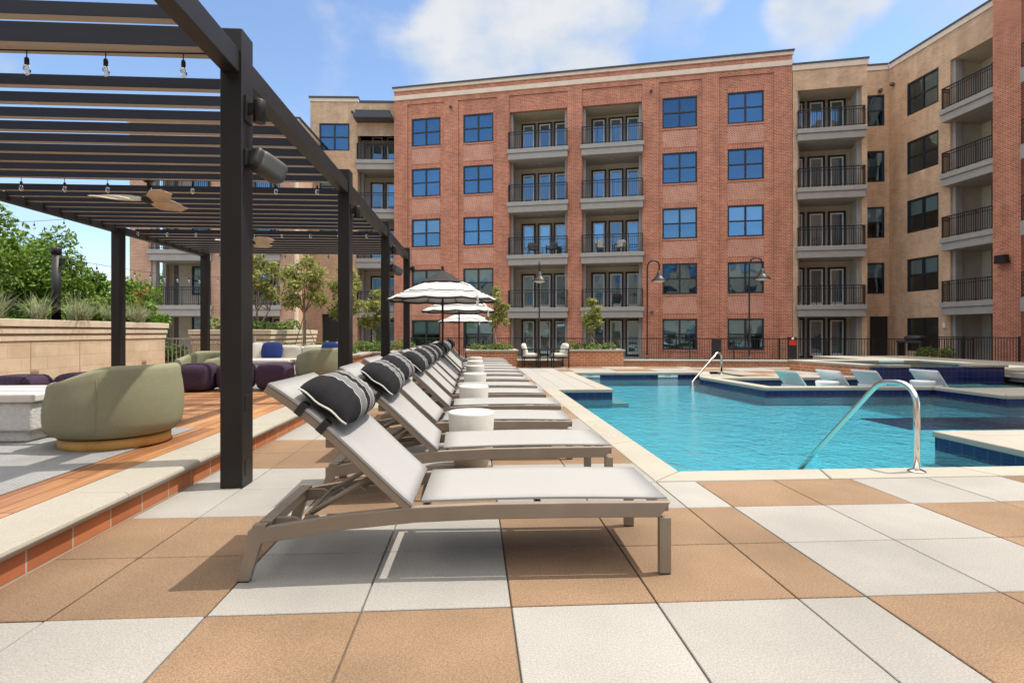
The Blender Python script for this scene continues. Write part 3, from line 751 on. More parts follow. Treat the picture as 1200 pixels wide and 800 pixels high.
for (a0, a1) in bays: b = new('brick_red_soldier'); b.box(a0, a1, .052, .075, FT[3] + 2.425, FT[3] + 2.68); b.build('lintel', main)
b = new('band')
b.box(-.05, Lm + .05, -.06, .02, 15.92 + GZ, 16.2 + GZ); b.box(-.05, Lm + .05, -.07, .25, 16.5 + GZ, ZT + .06)
b.use('cap_dark'); b.box(-.1, Lm + .1, -.13, .3, ZT + .062, ZT + .15)
b.build('cornice', main)
blind_rows = {0: (0, 1, 2), 1: (0, 1), 2: (0, 2), 3: (0, 1, 2)}
for ci, (wu, pi) in enumerate(wins):
    for k, z in enumerate(wz): window(main, W2, wu, .075, z, blind=(k in blind_rows[ci]))
for bi, (a0, a1) in enumerate(bays):
    recess(main, a0, a1, 0, FT[3] + 2.42, .3, 1.8)
    rm = railing_mesh(a1 - a0 + .08, .35)
    for k in range(4): balcony(main, a0, a1, FT[k], .38, rm, 1.8)
    for k in range(5):
        zf = .03 if k == 0 else FT[k - 1]
        for q in range(3): door(main, a0 + .42 + q * 1.03 + (0.02 if q else 0), 1.70, zf, curtain=((k * 3 + q + bi) % 4 == 1))
    for k in range(4):
        dl = new('sign_white'); dl.lathe([(0.0, FT[k] - .632), (.07, FT[k] - .63), (.07, FT[k] - .622)], 10, (a0 + a1) / 2, .8); dl.build('downlight', main)
for k, (u_, z_) in enumerate([(8.9, FT[1] + .004), (10.1, FT[1] + .004), (13.0, FT[1] + .004), (14.2, FT[1] + .004), (14.0, FT[0] + .004)]):
    c_ = main.matrix_basis @ Vector((u_, .5, z_))
    ch = empty('balcony_chair', c_, ANG + R([20, -25, 15, -15, 0][k]), ['grey patio chair behind the third floor railing of the left balcony bay, left of two', 'grey patio chair behind the third floor railing of the left balcony bay, right of two', 'pale cushioned chair behind the third floor railing of the right balcony bay, left of two', 'pale cushioned chair behind the third floor railing of the right balcony bay, right of two', 'dark chair behind the second floor railing of the right balcony bay'][k], 'chair', 'chairs on the balconies')
    m_ = ['siding_dark', 'siding_dark', 'white_fab', 'white_fab', 'black'][k]
    q = new(m_); q.sellip((0, 0, .42), .27, .27, .06, 5, 4); q.build('seat', ch)
    q = new(m_); q.sellip((0, .24, .66), .27, .06, .22, 5, 4); q.build('backrest', ch)
    q = new('black')
    for sx_ in (-.26, .26):
        for sy_ in (-.24, .24): q.box(sx_ - .015, sx_ + .015, sy_ - .015, sy_ + .015, 0, .4 if sy_ > 0 else .6)
        q.box(sx_ - .02, sx_ + .02, -.255, .2, .6, .625)
    q.build('leg_frame', ch)
# security cameras on the facade
def cam_unit(root, u, z, y=-.02):
    q = new('siding_dark'); q.sellip((u, y - .12, z), .09, .12, .08, 3, 5); q.box(u - .05, u + .05, y - .06, y + .02, z - .05, z + .05); return q.build('security_camera', root)
cam_unit(main, 3.8, 15.2 + GZ); cam_unit(main, 15.95, 15.1 + GZ); cam_unit(main, 3.75, 3.0 + GZ); cam_unit(main, 16.0, 2.3 + GZ)

# ------------------------------------------------------------------ tan bay at the right end of the main front
off = Matrix.Translation((-5.09, 35.98, -.35)) @ Matrix.Rotation(ANG, 4, 'Z') @ Matrix.Translation((23.57, -.05, 0))
tan = empty('apartment_building', off.translation, ANG, 'narrow tan brick bay with stacked balconies beside the red block', 'building', 'apartment blocks round the courtyard')
b = new('brick_tan'); LD = 3.70; ZD = 15.85 + GZ
oa0, oa1 = .24, 3.44
facade(b, 0, LD, 0, ZD, [(oa0, oa1, 0, 14.45 + GZ)], 0, .25)
shell(b, 0, LD, 0, 9, 0, ZD, ZD - .5)
b.build('wall', tan)
b = new('band'); b.box(-.03, LD + .05, -.05, .2, ZD - .28, ZD + .02); b.use('cap_dark'); b.box(-.04, LD + .08, -.09, .25, ZD + .022, ZD + .11); b.build('cornice', tan)
b = new('brick_tan'); b.T = Matrix.Identity(4); b.box(oa0 - .1, oa1 + .1, -.02, .0, 14.46 + GZ, 14.7 + GZ); b.build('lintel', tan)
recess(tan, oa0, oa1, 0, 14.45 + GZ, .25, 1.7)
rm = railing_mesh(oa1 - oa0 + .08, .4)
for k in range(4): balcony(tan, oa0, oa1, FT[k], .42, rm, 1.7)
for k in range(5):
    zf = .03 if k == 0 else FT[k - 1]
    for q in range(3): door(tan, oa0 - .1 + q * 1.08, 1.60, zf, curtain=(q == 2 and k in (2,)))

# recess and right wing (tan brick) running towards the viewer
wing = empty('apartment_building', (22.54, 30.58, -.35), 0, 'tan brick wing running along the right side towards the viewer', 'building', 'apartment blocks round the courtyard')
WI = wing.matrix_basis.inverted() @ Matrix.Translation((22.54, 30.58, -.35))
aR = math.atan2(30.31 - 30.58, 23.66 - 22.54); aF = math.atan2(24.29 - 30.31, 23.83 - 23.66)
TR = Matrix.Rotation(aR, 4, 'Z') @ Matrix.Translation((-.6, 0, 0))
TF = Matrix.Translation((23.66 - 22.54, 30.31 - 30.58, 0)) @ Matrix.Rotation(aF, 4, 'Z')
ZF = 16.35 + GZ; ZR = 16.1 + GZ
Wn = win_meshes(1.15, WH, 1, 2); Wf = win_meshes(2.0, WH, 2, 2)
b = new('brick_tan'); b.T = TR
hs = [(.36, 1.51, z, z + WH) for z in wz[1:]] + [(.75, 1.72, 0, 2.4)]
facade(b, -3, 1.75, 0, ZF, hs, 0, .12)
b.T = TF
hs = [(1.27, 3.27, z, z + WH) for z in wz] + [(3.95, 6.7, 0, 14.7 + GZ)]
facade(b, 0, 6.75, 0, ZF, hs, 0, .12)
b.T = Matrix.Identity(4)
b.poly([(8, -.4, 0), (8, -.4, ZF), (-2, 2, ZF), (-2, 2, 0)])
b.use('roof'); b.poly([(-2, 2, ZF - .4), (1.12, -.27, ZF - .4), (1.3, -7.0, ZF - .4), (12, -7.0, ZF - .4), (12, 2, ZF - .4)])
b.build('wall', wing)
b = new('band'); b.T = TR; b.box(-3, 1.70, -.05, .1, ZF - .25, ZF + .02); b.T = TF; b.box(.05, 6.75, -.05, .1, ZF - .25, ZF + .02)
b.use('cap_dark'); b.box(.05, 6.75, -.09, .15, ZF + .022, ZF + .11); b.T = TR; b.box(-3, 1.66, -.09, .15, ZF + .022, ZF + .11)
b.build('cornice', wing)
def sub(T, fn):
    """an intermediate part-level empty is avoided: parts are placed through their own matrices"""
    return fn
for k, z in enumerate(wz):
    if k:
        f = window(wing, Wn, 0, 0, 0, blind=(k in (1, 2))); f.matrix_local = TR @ Matrix.Translation((.36, .01, z))
    f = window(wing, Wf, 0, 0, 0, blind=(k in (1, 2))); f.matrix_local = TF @ Matrix.Translation((1.27, .01, z))
q = new('black'); q.T = TR; q.box(.77, 1.70, .09, .14, 0, 2.38); q.build('door', wing)
s = new('siding'); s.T = TF; u0, u1, y0, y1, z1 = 3.95, 6.7, .12, 1.7, 14.7 + GZ
s.poly([(u0, y1, 0), (u1, y1, 0), (u1, y1, z1), (u0, y1, z1)]); s.poly([(u0, y0, 0), (u0, y1, 0), (u0, y1, z1), (u0, y0, z1)]); s.poly([(u0, y0, z1), (u0, y1, z1), (u1, y1, z1), (u1, y0, z1)])
s.use('siding_dark'); s.box(4.5, 5.7, 1.66, 1.71, 0, z1 - .3); s.use('fascia'); s.box(3.952, 4.12, .13, .5, 0, z1 - .003)
s.build('recess_wall', wing)
rmF = railing_mesh(2.75, .5)
for k in range(4):
    f = new('fascia'); f.T = TF; zt = FT[k]
    f.box(3.8, 6.66, -.48, -.002, zt - .24, zt); f.box(3.86, 6.66, -.41, -.002, zt - .62, zt - .242); f.box(3.952, 6.69, .0, 1.7, zt - .62, zt - .004)
    f.build('balcony_slab', wing, bevel=.012, seg=1)
    o = inst('railing', rmF, wing); o.matrix_local = TF @ Matrix.Translation((3.88, -.42, zt + .003))
q = new('siding_dark'); q.T = TR; q.sellip((1.25, -.12, 14.9 + GZ), .11, .12, .1, 3, 5); q.T = TF; q.sellip((.35, -.12, 15.1 + GZ), .11, .12, .1, 3, 5); q.build('security_camera', wing)
q = new('sign_white'); q.T = TF; q.box(3.55, 3.72, -.06, .0, 1.35 + GZ, 1.6 + GZ); q.build('call_box', wing)
q = new('shade_white'); q.T = TF
for i in range(3): q.box(1.95 + i * .22, 2.15 + i * .22, .05, .055, .28 + GZ, .62 + GZ)
q.build('paper_notice', wing)

# red brick pier and the grey faced flank beyond it
pier = empty('brick_pier', (23.9, 22.95, -.35), 0, 'tall red brick pier rising beside the right wing balconies', 'pier')
b = new('brick_red'); b.box(-.6, .9, -.63, .66, 0, 18.2); b.build('shaft', pier)
q = new('black'); q.box(-.86, -.602, -.02, .12, 4.55, 4.72); q.box(-.9, -.66, -.22, .32, 4.5, 4.6); q.box(-.9, -.7, -.20, .30, 4.602, 4.86); q.build('wall_light', pier)
fl = empty('apartment_building', (23.42, 16, -.35), 0, 'grey faced flank with balconies at the right edge beyond the brick pier', 'building', 'apartment blocks round the courtyard')
b = new('fascia'); b.box(0, 8, .0, 6.3, 0, 17.2); b.build('wall', fl)
for k in range(4):
    b = new('fascia'); b.box(-.5, -.002, 3.9, 6.0, FT[k] - .6, FT[k]); b.build('balcony_slab', fl)
    o = inst('railing', railing_mesh(2.1, .0), fl, (-.45, 6.0, FT[k]), (0, 0, R(-90)))

# taller block just outside the frame on the right: it casts the shade over the spa
sb = empty('apartment_building', (16.0, 4.0, -.35), 0, 'red brick block at the right of the pool that shades the spa', 'building', 'apartment blocks round the courtyard')
b = new('brick_red'); b.box(0, 9, 0, 10.6, 0, 18.7); b.build('wall', sb)
b = new('band'); b.box(-.06, 9.06, -.06, 10.66, 17.6, 17.9); b.build('cornice', sb)
for k in range(5):
    for yy in (1.2, 5.0, 8.2):
        o = window(sb, W2, 0, 0, 0, k % 2 == 0); o.matrix_local = Matrix.Translation((-.09, yy + 1.0, wz[k])) @ Matrix.Rotation(R(-90), 4, 'Z')

# ------------------------------------------------------------------ tan corner block on the left
tl = empty('apartment_building', (-10.4, 36.8, -.35), R(-2.1), 'tan brick corner block left of the red one, with a dark entrance and canopy', 'building', 'apartment blocks round the courtyard')
ZL = 16.3 + GZ
b = new('brick_tan')
facade(b, -.2, 2.85, 4.2, ZL, [(.38, 2.33, z, z + WH) for z in (wz[2], wz[3], wz[4])], 0, .12)
facade(b, 2.85, 5.3, 13.9 + GZ, ZL - .25, [], .02, .1)
shell(b, -.2, 5.3, .02, 12, 0, ZL, ZL - .5)
b.use('brick_rose'); facade(b, -.7, 2.85, 0, 4.2, [(.55, 1.75, 0, 2.3 + GZ)], -.02, .3)
b.poly([(2.85, -.02, 0), (2.85, .9, 0), (2.85, .9, 4.2), (2.85, -.02, 4.2)])
b.use('brick_tan'); b.poly([(2.85, 0, 4.2), (2.85, .9, 4.2), (2.85, .9, ZL), (2.85, 0, ZL)])
b.build('wall', tl)
b = new('band'); b.box(-.25, 2.9, -.05, .2, ZL - .2, ZL + .02); b.use('cap_dark'); b.box(-.28, 2.93, -.1, .3, ZL + .022, ZL + .13); b.box(2.95, 5.3, -.02, .3, ZL - .24, ZL - .1); b.build('cornice', tl)
q = new('cap_dark'); q.box(2.80, 5.2, -1.0, 0.0, 14.75 + GZ, 15.0 + GZ); q.box(2.9, 5.1, -.9, -.05, 15.0 + GZ, 15.25 + GZ); q.build('canopy', tl)
for z in (wz[2], wz[3], wz[4]): window(tl, W2, .39, .01, z)
recess(tl, 2.87, 5.28, 0, 13.9 + GZ, .9, 1.9)
rmt = railing_mesh(2.5, .3)
for k in range(4):
    balcony(tl, 2.87, 5.26, FT[k] + .1, .25, rmt, 1.8)
for k in range(5):
    for q_ in range(2): door(tl, 3.3 + q_ * 1.0, 1.78, .03 if k == 0 else FT[k - 1] + .1, curtain=(q_ == 1 and k == 2))
q = new('black'); q.box(.57, 1.73, .2, .26, 0, 2.28 + GZ); q.build('door', tl)
pl = empty('wall_sign', (-9.15, 36.70, 2.62), R(-2.1), 'small pale plate on the brick above the dark entrance', 'sign')
q = new('sign_white'); q.box(-.22, .22, -.03, 0, -.13, .13); q.build('plate', pl)
q = new('text_faint'); q.box(-.08, .08, -.034, -.0302, -.06, .06); q.build('emblem', pl)
cam_unit(tl, 2.55, 15.4 + GZ)

# four storey left wing
lw = empty('apartment_building', (-20, 33.3, -.35), math.atan2(-.3, 9.7), 'four storey brick wing with open corner balconies on the far left', 'building', 'apartment blocks round the courtyard')
b = new('brick_rose'); ZW = 13.35 + GZ
cols = [(.2, 1.4), (4.82, 5.6), (8.75, 9.6)]
holes = [(1.4, 4.82, 0, 12.3 + GZ), (5.6, 8.75, 0, 12.3 + GZ)]
facade(b, .2, 9.6, 0, ZW, holes, 0, .5)
b.poly([(.2, .5, 0), (.2, 0, 0), (.2, 0, ZW), (.2, .5, ZW)]); b.poly([(.2, 2.2, 12.3 + GZ), (.2, .5, 12.3 + GZ), (.2, .5, ZW), (.2, 2.2, ZW)])
b.use('band'); b.box(9.6, 9.72, -.03, .35, 0, ZW - .8)
b.use('brick_tan'); b.poly([(9.6, 0, 0), (9.6, 4.0, 0), (9.6, 4.0, ZW), (9.6, 0, ZW)])
b.use('roof'); b.poly([(.2, 0, ZW - .3), (9.6, 0, ZW - .3), (9.6, 4, ZW - .3), (.2, 4, ZW - .3)])
b.use('siding'); b.poly([(1.15, 4, 0), (1.15, 2.2, 0), (1.15, 2.2, ZW), (1.15, 4, ZW)])
b.poly([(1.15, 2.2, 0), (8.75, 2.2, 0), (8.75, 2.2, 12.3 + GZ), (1.15, 2.2, 12.3 + GZ)]); b.poly([(9.6, 4, 0), (1.15, 4, 0), (1.15, 4, ZW), (9.6, 4, ZW)])
b.poly([(.2, .0, 12.3 + GZ), (.2, 2.2, 12.3 + GZ), (9.6, 2.2, 12.3 + GZ), (9.6, .0, 12.3 + GZ)])
b.poly([(4.82, .5, 0), (4.82, 2.2, 0), (4.82, 2.2, 12.3 + GZ), (4.82, .5, 12.3 + GZ)]); b.poly([(5.6, 2.2, 0), (5.6, .5, 0), (5.6, .5, 12.3 + GZ), (5.6, 2.2, 12.3 + GZ)])
b.use('fascia'); b.box(1.402, 1.62, .1, .5, 0, 12.3 + GZ - .004); b.box(.96, 1.18, 1.9, 2.21, 0, 12.3 + GZ - .006); b.use('siding_dark'); b.box(1.5, 1.75, 2.17, 2.21, 0, 12.2 + GZ)
b.build('wall', lw)
b = new('band')
for k in range(5): b.box(9.5, 9.74 + .05 * k, -.05 - .05 * k, 4.2, ZW - .8 + .18 * k, ZW - .8 + .18 * (k + 1) - .003)
b.box(.1, 9.498, -.2, .1, ZW - .15, ZW + .1); b.use('cap_dark'); b.box(.05, 10.02, -.3, 4.25, ZW + .104, ZW + .18); b.build('cornice', lw)
Wl = win_meshes(1.05, 1.75, 1, 2)
for k in range(4):
    zt = FT[k] + .05 if k else 0
    if k:
        for (a0, a1) in [(1.4, 4.82), (5.6, 8.75)]: balcony(lw, a0, a1, FT[k - 1] + .08, .2, railing_mesh(a1 - a0 + .08), 2.2)
    zf = .03 if k == 0 else FT[k - 1] + .08
    window(lw, Wl, 2.6, 2.12, zf + .75, True); window(lw, Wl, 6.4, 2.12, zf + .75, k % 2 == 0); door(lw, 7.6, 2.12, zf)

# block behind the viewer, only seen mirrored in the windows
ob_ = empty('apartment_building', (-58, -26, -.35), 0, 'tan brick block closing the courtyard behind the viewer', 'building', 'apartment blocks round the courtyard')
b = new('brick_tan'); b.box(0, 82, -8, 0, 0, 14.5); b.build('wall', ob_)
for k in range(4):
    for i in range(20):
        f = window(ob_, W2, 0, 0, 0, (k + i) % 2 == 0); f.matrix_local = Matrix.Translation((3.2 + i * 4, .09, wz[k])) @ Matrix.Rotation(R(180), 4, 'Z')

# ------------------------------------------------------------------ fence along the building terrace
def fence(name, p, q, z0, h, label, step=.12, m='rail_metal', grp='metal fences'):
    p, q = Vector(p), Vector(q); L = (q - p).length; a = math.atan2(q.y - p.y, q.x - p.x)
    r_ = empty(name, (p.x, p.y, z0), a, label, 'fence', grp)
    f = new(m); f.box(0, L, -.02, .02, h - .04, h); f.box(0, L, -.015, .015, .1, .135)
    k = round(L / step)
    for i in range(1, k): f.box(L * i / k - .0085, L * i / k + .0085, -.009, .009, .136, h - .041)
    f.build('picket_panel', r_)
    k = max(1, round(L / 2.2)); pm = new(m); pm.box(-.03, .03, -.03, .03, 0, h + .03); me = pm.mesh('post')
    for i in range(k + 1): inst('post', me, r_, (L * i / k, 0, 0))
    return r_
fence('metal_fence', (-3.5, 31.5), (23.6, 24.9), -.36, 1.18, 'long black picket fence along the foot of the brick blocks')
fence('metal_fence', (20.6, 19.8), (20.6, 24.6), -.36, 1.3, 'short black picket fence at the right edge beside the brick pier')
fence('metal_fence', (-8.6, 15.6), (-6.0, 15.6), DZ, .80, 'grey picket fence behind the far green armchair', .11, 'fascia')
for (p_, z_, w_, lb) in [((12.2, 27.3), 1.15, .45, 'black access post on the fence without a sign'), ((15.65, 26.45), 1.25, .4, 'black access post on the fence with a red sign')]:
    r_ = empty('access_post', (*p_, -.36), ANG, lb, 'access post', 'black posts at the fence')
    q = new('black'); q.box(-w_ / 2, w_ / 2, -.08, .08, 0, z_); q.build('post', r_, bevel=.01)
    if w_ < .43:
        q = new('sign_red'); q.box(-.16, .16, -.1, -.082, .85, 1.1); q.build('sign_plate', r_)
        q = new('sign_white'); q.lathe([(0, 0), (.06, 0), (.06, .02), (0, .02)], 12); o = q.build('emblem', r_); o.location = (0, -.1, 1.17); o.rotation_euler = (R(90), 0, 0)

# street lamps by the fence
def lamp():
    r_ = empty('street_lamp', (0, 0, -.36), 0)
    q = new('rail_metal'); q.lathe([(.16, 0), (.16, .03), (.09, .06), (.06, .12), (.055, .3)], 16); q.build('base_plate', r_)
    q = new('rail_metal'); q.tube([(0, 0, .1), (0, 0, 4.55)] + curve((0, 0, 4.7), (0, 0, 5.15), (.32, 0, 5.15), 8) + curve((.32, 0, 5.15), (.58, 0, 5.15), (.6, 0, 4.85), 6) + [(.6, 0, 4.5)], .038, 10); q.build('pole', r_)
    q = new('rail_metal'); q.lathe([(.03, 4.62), (.10, 4.55), (.14, 4.38), (.2, 4.3), (.40, 4.12), (.40, 4.09), (.36, 4.1)], 20, .6, 0); q.build('lamp_shade', r_)
    q = new('lamp_glass'); q.lathe([(0.0, 4.02), (.12, 4.03), (.26, 4.07), (.34, 4.1)], 20, .6, 0); q.build('lens', r_)
    return r_
L0 = lamp()
for i, (x_, y_, rz_, lb) in enumerate([(3.43, 29.0, 85, 'black gooseneck lamp post in front of the left balcony bay'), (8.85, 27.9, -8, 'black gooseneck lamp post in front of the red brick right of the balconies'), (13.55, 26.6, -14, 'black gooseneck lamp post in front of the right red window column')]):
    o = L0 if i == 0 else copy_tree(L0)
    o.location = (x_, y_, -.36); o.rotation_euler = (0, 0, R(rz_ if i else -95)); tag(o, lb, 'street lamp', 'lamp posts along the fence')

# ------------------------------------------------------------------ low brick walls and planters
def planter(name, pts, z1, label, m='brick_low', capm='coping', z0=-.05, over=.05, cap=.06, soil=True, grp='brick planters'):
    cx = sum(p[0] for p in pts) / len(pts); cy = sum(p[1] for p in pts) / len(pts)
    r_ = empty(name, (cx, cy, z0), 0, label, 'planter', grp); loc = [(x - cx, y - cy) for x, y in pts]
    q = new(m); q.prism(loc, 0, z1 - cap - z0 - .002); q.build('wall', r_)
    q = new(capm); o_ = inset(loc, -over); i_ = inset(loc, .22); n_ = len(loc)
    for i in range(n_):
        j = (i + 1) % n_; q.prism([o_[i], o_[j], i_[j], i_[i]], z1 - cap - z0, z1 - z0)
    q.build('cap', r_, bevel=.008)
    if soil: q = new('soil'); q.prism(i_, z1 - cap - z0 - .001, z1 - z0 - .03); q.build('soil_bed', r_)
    return r_
def leaves(b, c, rad, n, size, seed, flat=1.0, up=.3, shell_=.35):
    rn = random.Random(seed)
    for _ in range(n):
        while True:
            d = Vector((rn.uniform(-1, 1), rn.uniform(-1, 1), rn.uniform(-1, 1)))
            if .01 < d.length < 1: break
        d = d.normalized() * (d.length ** shell_)
        p = Vector(c) + Vector((d.x * rad[0], d.y * rad[1], d.z * rad[2]))
        nrm = (d * .6 + Vector((rn.gauss(0, .6), rn.gauss(0, .6), rn.gauss(up, .5)))).normalized()
        t1 = nrm.orthogonal().normalized(); t1.rotate(Matrix.Rotation(rn.uniform(0, 6.28), 3, nrm)); t2 = nrm.cross(t1)
        s = size * rn.uniform(.6, 1.3); w = s * .5 * flat
        b.tint = min(1, max(0, rn.gauss(.5, .28)))
        b.poly([p - t1 * s, p + t2 * w - nrm * s * .1, p + t1 * s, p - t2 * w - nrm * s * .1])
planters = [
    ([(2.95, 18.1), (4.95, 18.1), (4.95, 19.7), (2.95, 19.7)], 'orange brick planter with a small tree behind the pool, right of the patio chairs'),
    ([(-.22, 17.9), (1.40, 17.9), (1.40, 19.5), (-.22, 19.5)], 'orange brick planter at the end of the lounger row, left of the patio chairs'),
    ([(-5.4, 14.2), (-3.0, 14.2), (-3.0, 16.4), (-5.4, 16.4)], 'orange brick planter behind the far green armchair, nearest of the left ones'),
    ([(-4.9, 16.4), (-2.42, 16.4), (-2.42, 17.7), (-4.9, 17.7)], 'orange brick planter behind the middle pergola posts'),
    ([(-4.2, 17.7), (-1.78, 17.7), (-1.78, 19.4), (-4.2, 19.4)], 'orange brick planter behind the last pergola post'),
]
sh_specs = []
for i, (pts, lb) in enumerate(planters):
    planter('brick_planter', pts, .555, lb)
lowall = planter('low_brick_wall', [(1.402, 18.25), (2.948, 18.25), (2.948, 18.6), (1.402, 18.6)], .215, 'short low brick wall behind the patio chairs', soil=False, grp='low brick walls')
lowall = planter('low_brick_wall', [(4.952, 18.2), (10.6, 17.35), (10.6, 17.75), (4.952, 18.6)], .215, 'long low brick wall with a pale cap along the far side of the pool deck', soil=False, grp='low brick walls')
b = new('lawn'); b.poly([(1.4, 18.55, -.1), (10.6, 17.7, -.1), (19.0, 20.5, -.1), (19.0, 22.3, -.1), (10.6, 20.2, -.1), (1.4, 21.3, -.1)]); 
struct(b.build('lawn'))

def shrub(c, rad, n, size, seed, label, m='leaf_shrub', grp='shrubs in the planters'):
    r_ = empty('shrub', c, 0, label, 'shrub', grp)
    q = new(m); rn = random.Random(seed)
    k = max(2, int(rad[0] * 2 / .28))
    for i in range(k):
        cx = -rad[0] + rad[0] * 2 * (i + .5) / k
        leaves(q, (cx, rn.uniform(-.3, .3) * rad[1], rad[2] * rn.uniform(.3, .8)), (.24, rad[1] * .7, rad[2] * rn.uniform(.7, 1.15)), n // k, size, seed * 31 + i, .7, .5)
    q.build('foliage', r_)
    for i in range(k):
        cx = -rad[0] + rad[0] * 2 * (i + .5) / k
        q = new('bark_dark'); q.tube([(cx, 0, -.03), (cx + rn.uniform(-.05, .05), rn.uniform(-.05, .05), rad[2])], .012, 5); q.build('stem', r_)
shrub((3.95, 18.75, .53), (.8, .5, .16), 900, .06, 11, 'low green ground cover in the planter right of the patio chairs')
shrub((.6, 18.6, .53), (.65, .5, .15), 700, .06, 12, 'low green ground cover in the planter at the end of the lounger row')
shrub((-4.2, 15.2, .53), (.95, .7, .2), 1100, .06, 13, 'green shrubs in the planter right behind the far green armchair')
shrub((-3.6, 17.05, .53), (1.0, .4, .22), 1100, .06, 14, 'green shrubs in the planter behind the middle pergola posts')
shrub((-3.0, 18.5, .53), (1.0, .5, .22), 1000, .06, 15, 'green shrubs in the planter behind the last pergola post')
shrub((19.9, 22.8, .0), (.8, .4, .35), 900, .07, 16, 'round green bush below the right wing behind the spa')

# pale stone planters on the left
def courses(q, x0, x1, y0, y1, z0, z1):
    q.use('stone'); q.box(x0, x1, y0, y1, z0, z1 - .40); q.use('stone_trim')
    for k, (a, e) in enumerate([(z1 - .398, .02), (z1 - .262, .045), (z1 - .13, .07)]):
        q.box(x0 - e, x1 + e, y0 - e, y1 + e, a, a + .10 + (.03 if k == 2 else 0)); q.box(x0 + .02, x1 - .02, y0 + .02, y1 - .02, a + .1, a + .136)
st = empty('stone_planter', (-10.1, 9.5, DZ), 0, 'long pale stone planter wall behind the timber deck, grasses on top', 'planter', 'pale stone planters')
q = MB(); courses(q, -1.8, 1.8, -6, 6.0, -.1, 1.19); q.use('soil'); q.box(-1.6, 1.6, -5.8, 5.8, 1.1, 1.196); q.build('wall', st, bevel=.006)
q = new('joint'); 
for y_ in (1.45, 2.75): q.box(1.797, 1.8012, y_, y_ + .012, .0, .78)
q.build('control_joint', st)
st2 = empty('stone_planter', (-6.75, 18.2, 0), 0, 'pale banded stone planter with shrubs behind the white sofa', 'planter', 'pale stone planters')
q = MB(); courses(q, -1.05, 1.05, -2.3, 2.2, -.1, 1.2); q.use('soil'); q.box(-.85, .85, -2.1, 2.0, 1.1, 1.206); q.build('wall', st2, bevel=.006)
shrub((-6.75, 16.7, 1.18), (.9, .5, .22), 900, .07, 21, 'dense green shrub row on the banded stone planter behind the sofa')
shrub((-6.3, 18.6, 1.18), (.5, .9, .25), 700, .07, 22, 'leafy green shrub at the back of the banded stone planter')

# ornamental grasses on the long planter
def grass_clump(c, n, h, seed, label, flower=False):
    r_ = empty('ornamental_grass', c, 0, label, 'grass clump', 'grass clumps on the stone planter'); rn = random.Random(seed); q = new('grass_blade')
    for _ in range(n):
        a = rn.uniform(0, 6.28); l = h * rn.uniform(.6, 1.2); sp_ = rn.uniform(.25, 1.0); d = Vector((math.cos(a), math.sin(a), 0)); s = Vector((-d.y, d.x, 0)) * .006
        q.tint = rn.random(); prev = None; base = Vector((rn.uniform(-.1, .1), rn.uniform(-.1, .1), 0))
        for k in range(6):
            t = k / 5; p = base + d * (l * sp_ * t) + Vector((0, 0, l * (t * 1.1 - .75 * sp_ * t * t)))
            w = s * (1.25 - t)
            if prev: q.poly([prev[0] - prev[1], prev[0] + prev[1], p + w, p - w])
            prev = (p, w)
    q.build('blades', r_)
    if flower:
        q = new('pink'); 
        for k in range(4):
            a = rn.uniform(-.6, .6); p0 = Vector((0, 0, 0)); p1 = Vector((.1 + a * .4, -.1, h * rn.uniform(1.0, 1.35)))
            q.use('pink'); q.tube([p0, p1 * .6 + Vector((0, 0, .1)), p1], .005, 4)
            leaves(q, p1, (.05, .04, .02), 9, .022, seed + k)
        q.build('flower_stalk', r_)
k = 0
for y_ in [6.6, 7.5, 8.4, 9.2, 10.0, 10.8, 11.5, 12.2, 12.9, 13.5]:
    grass_clump((-8.65 + .15 * (k % 3), y_ + 1.4, 1.39), 130, .62, 40 + k, 'arching grey green grass clump on the stone planter, ' + ['first from the left edge', 'second from the left edge', 'third from the left edge', 'left of the black pole', 'below the black pole', 'right of the black pole', 'midway between pole and pergola post', 'left of the coral flowers', 'bearing the coral flower stalks', 'half hidden by the pergola post'][k], flower=(k == 8)); k += 1

# catenary pole and string lights over the planter
cp = empty('light_pole', (-9.2, 12.85, 1.36), 0, 'black round pole on the stone planter carrying string lights', 'pole')
q = new('black'); q.tube([(0, 0, 0), (0, 0, 1.5)], .085, 16); q.build('shaft', cp)
q = new('black'); q.lathe([(.1, 1.5), (.1, 1.62), (.085, 1.64), (0, 1.64)], 16); q.build('cap', cp)
q = new('black'); q.box(.08, .17, -.03, .03, 1.28, 1.4); q.build('bracket', cp)
def bulb_mesh():
    q = new('black'); q.tube([(0, 0, 0), (0, 0, -.055)], .004, 5); q.lathe([(.0, -.05), (.012, -.052), (.015, -.065), (.015, -.1), (.011, -.105)], 10)
    g = new('bulb_glass'); g.lathe([(.013, -.1), (.02, -.115), (.025, -.14), (.02, -.165), (.006, -.178), (0, -.18)], 12)
    return q.mesh('socket'), g.mesh('bulb')
BM_ = bulb_mesh()
def string_light(p, q_, n, sag, label, bs=1.0, skip=0):
    p, q_ = Vector(p), Vector(q_); r_ = empty('string_light', p, 0, label, 'string light', 'strings of festoon bulbs')
    pts = [(q_ - p) * t + Vector((0, 0, -sag * 4 * t * (1 - t))) for t in [i / (n * 2) for i in range(n * 2 + 1)]]
    c_ = new('black'); c_.tube(pts, .006, 5); c_.build('wire', r_)
    for i in range(n):
        pt = pts[2 * i + 1]
        o = inst('socket', BM_[0], r_, pt, scale=(bs, bs, bs)); inst('bulb', BM_[1], o)
string_light((-9.1, 12.85, 2.78), (-11.0, 32.9, 4.9), 22, .5, 'festoon bulbs running from the black pole back towards the far left wing', 1.3)
string_light((-20, 16, 4.4), (-9, 15.5, 4.35), 14, .35, 'festoon bulbs crossing the sky above the left trees', 1.3)

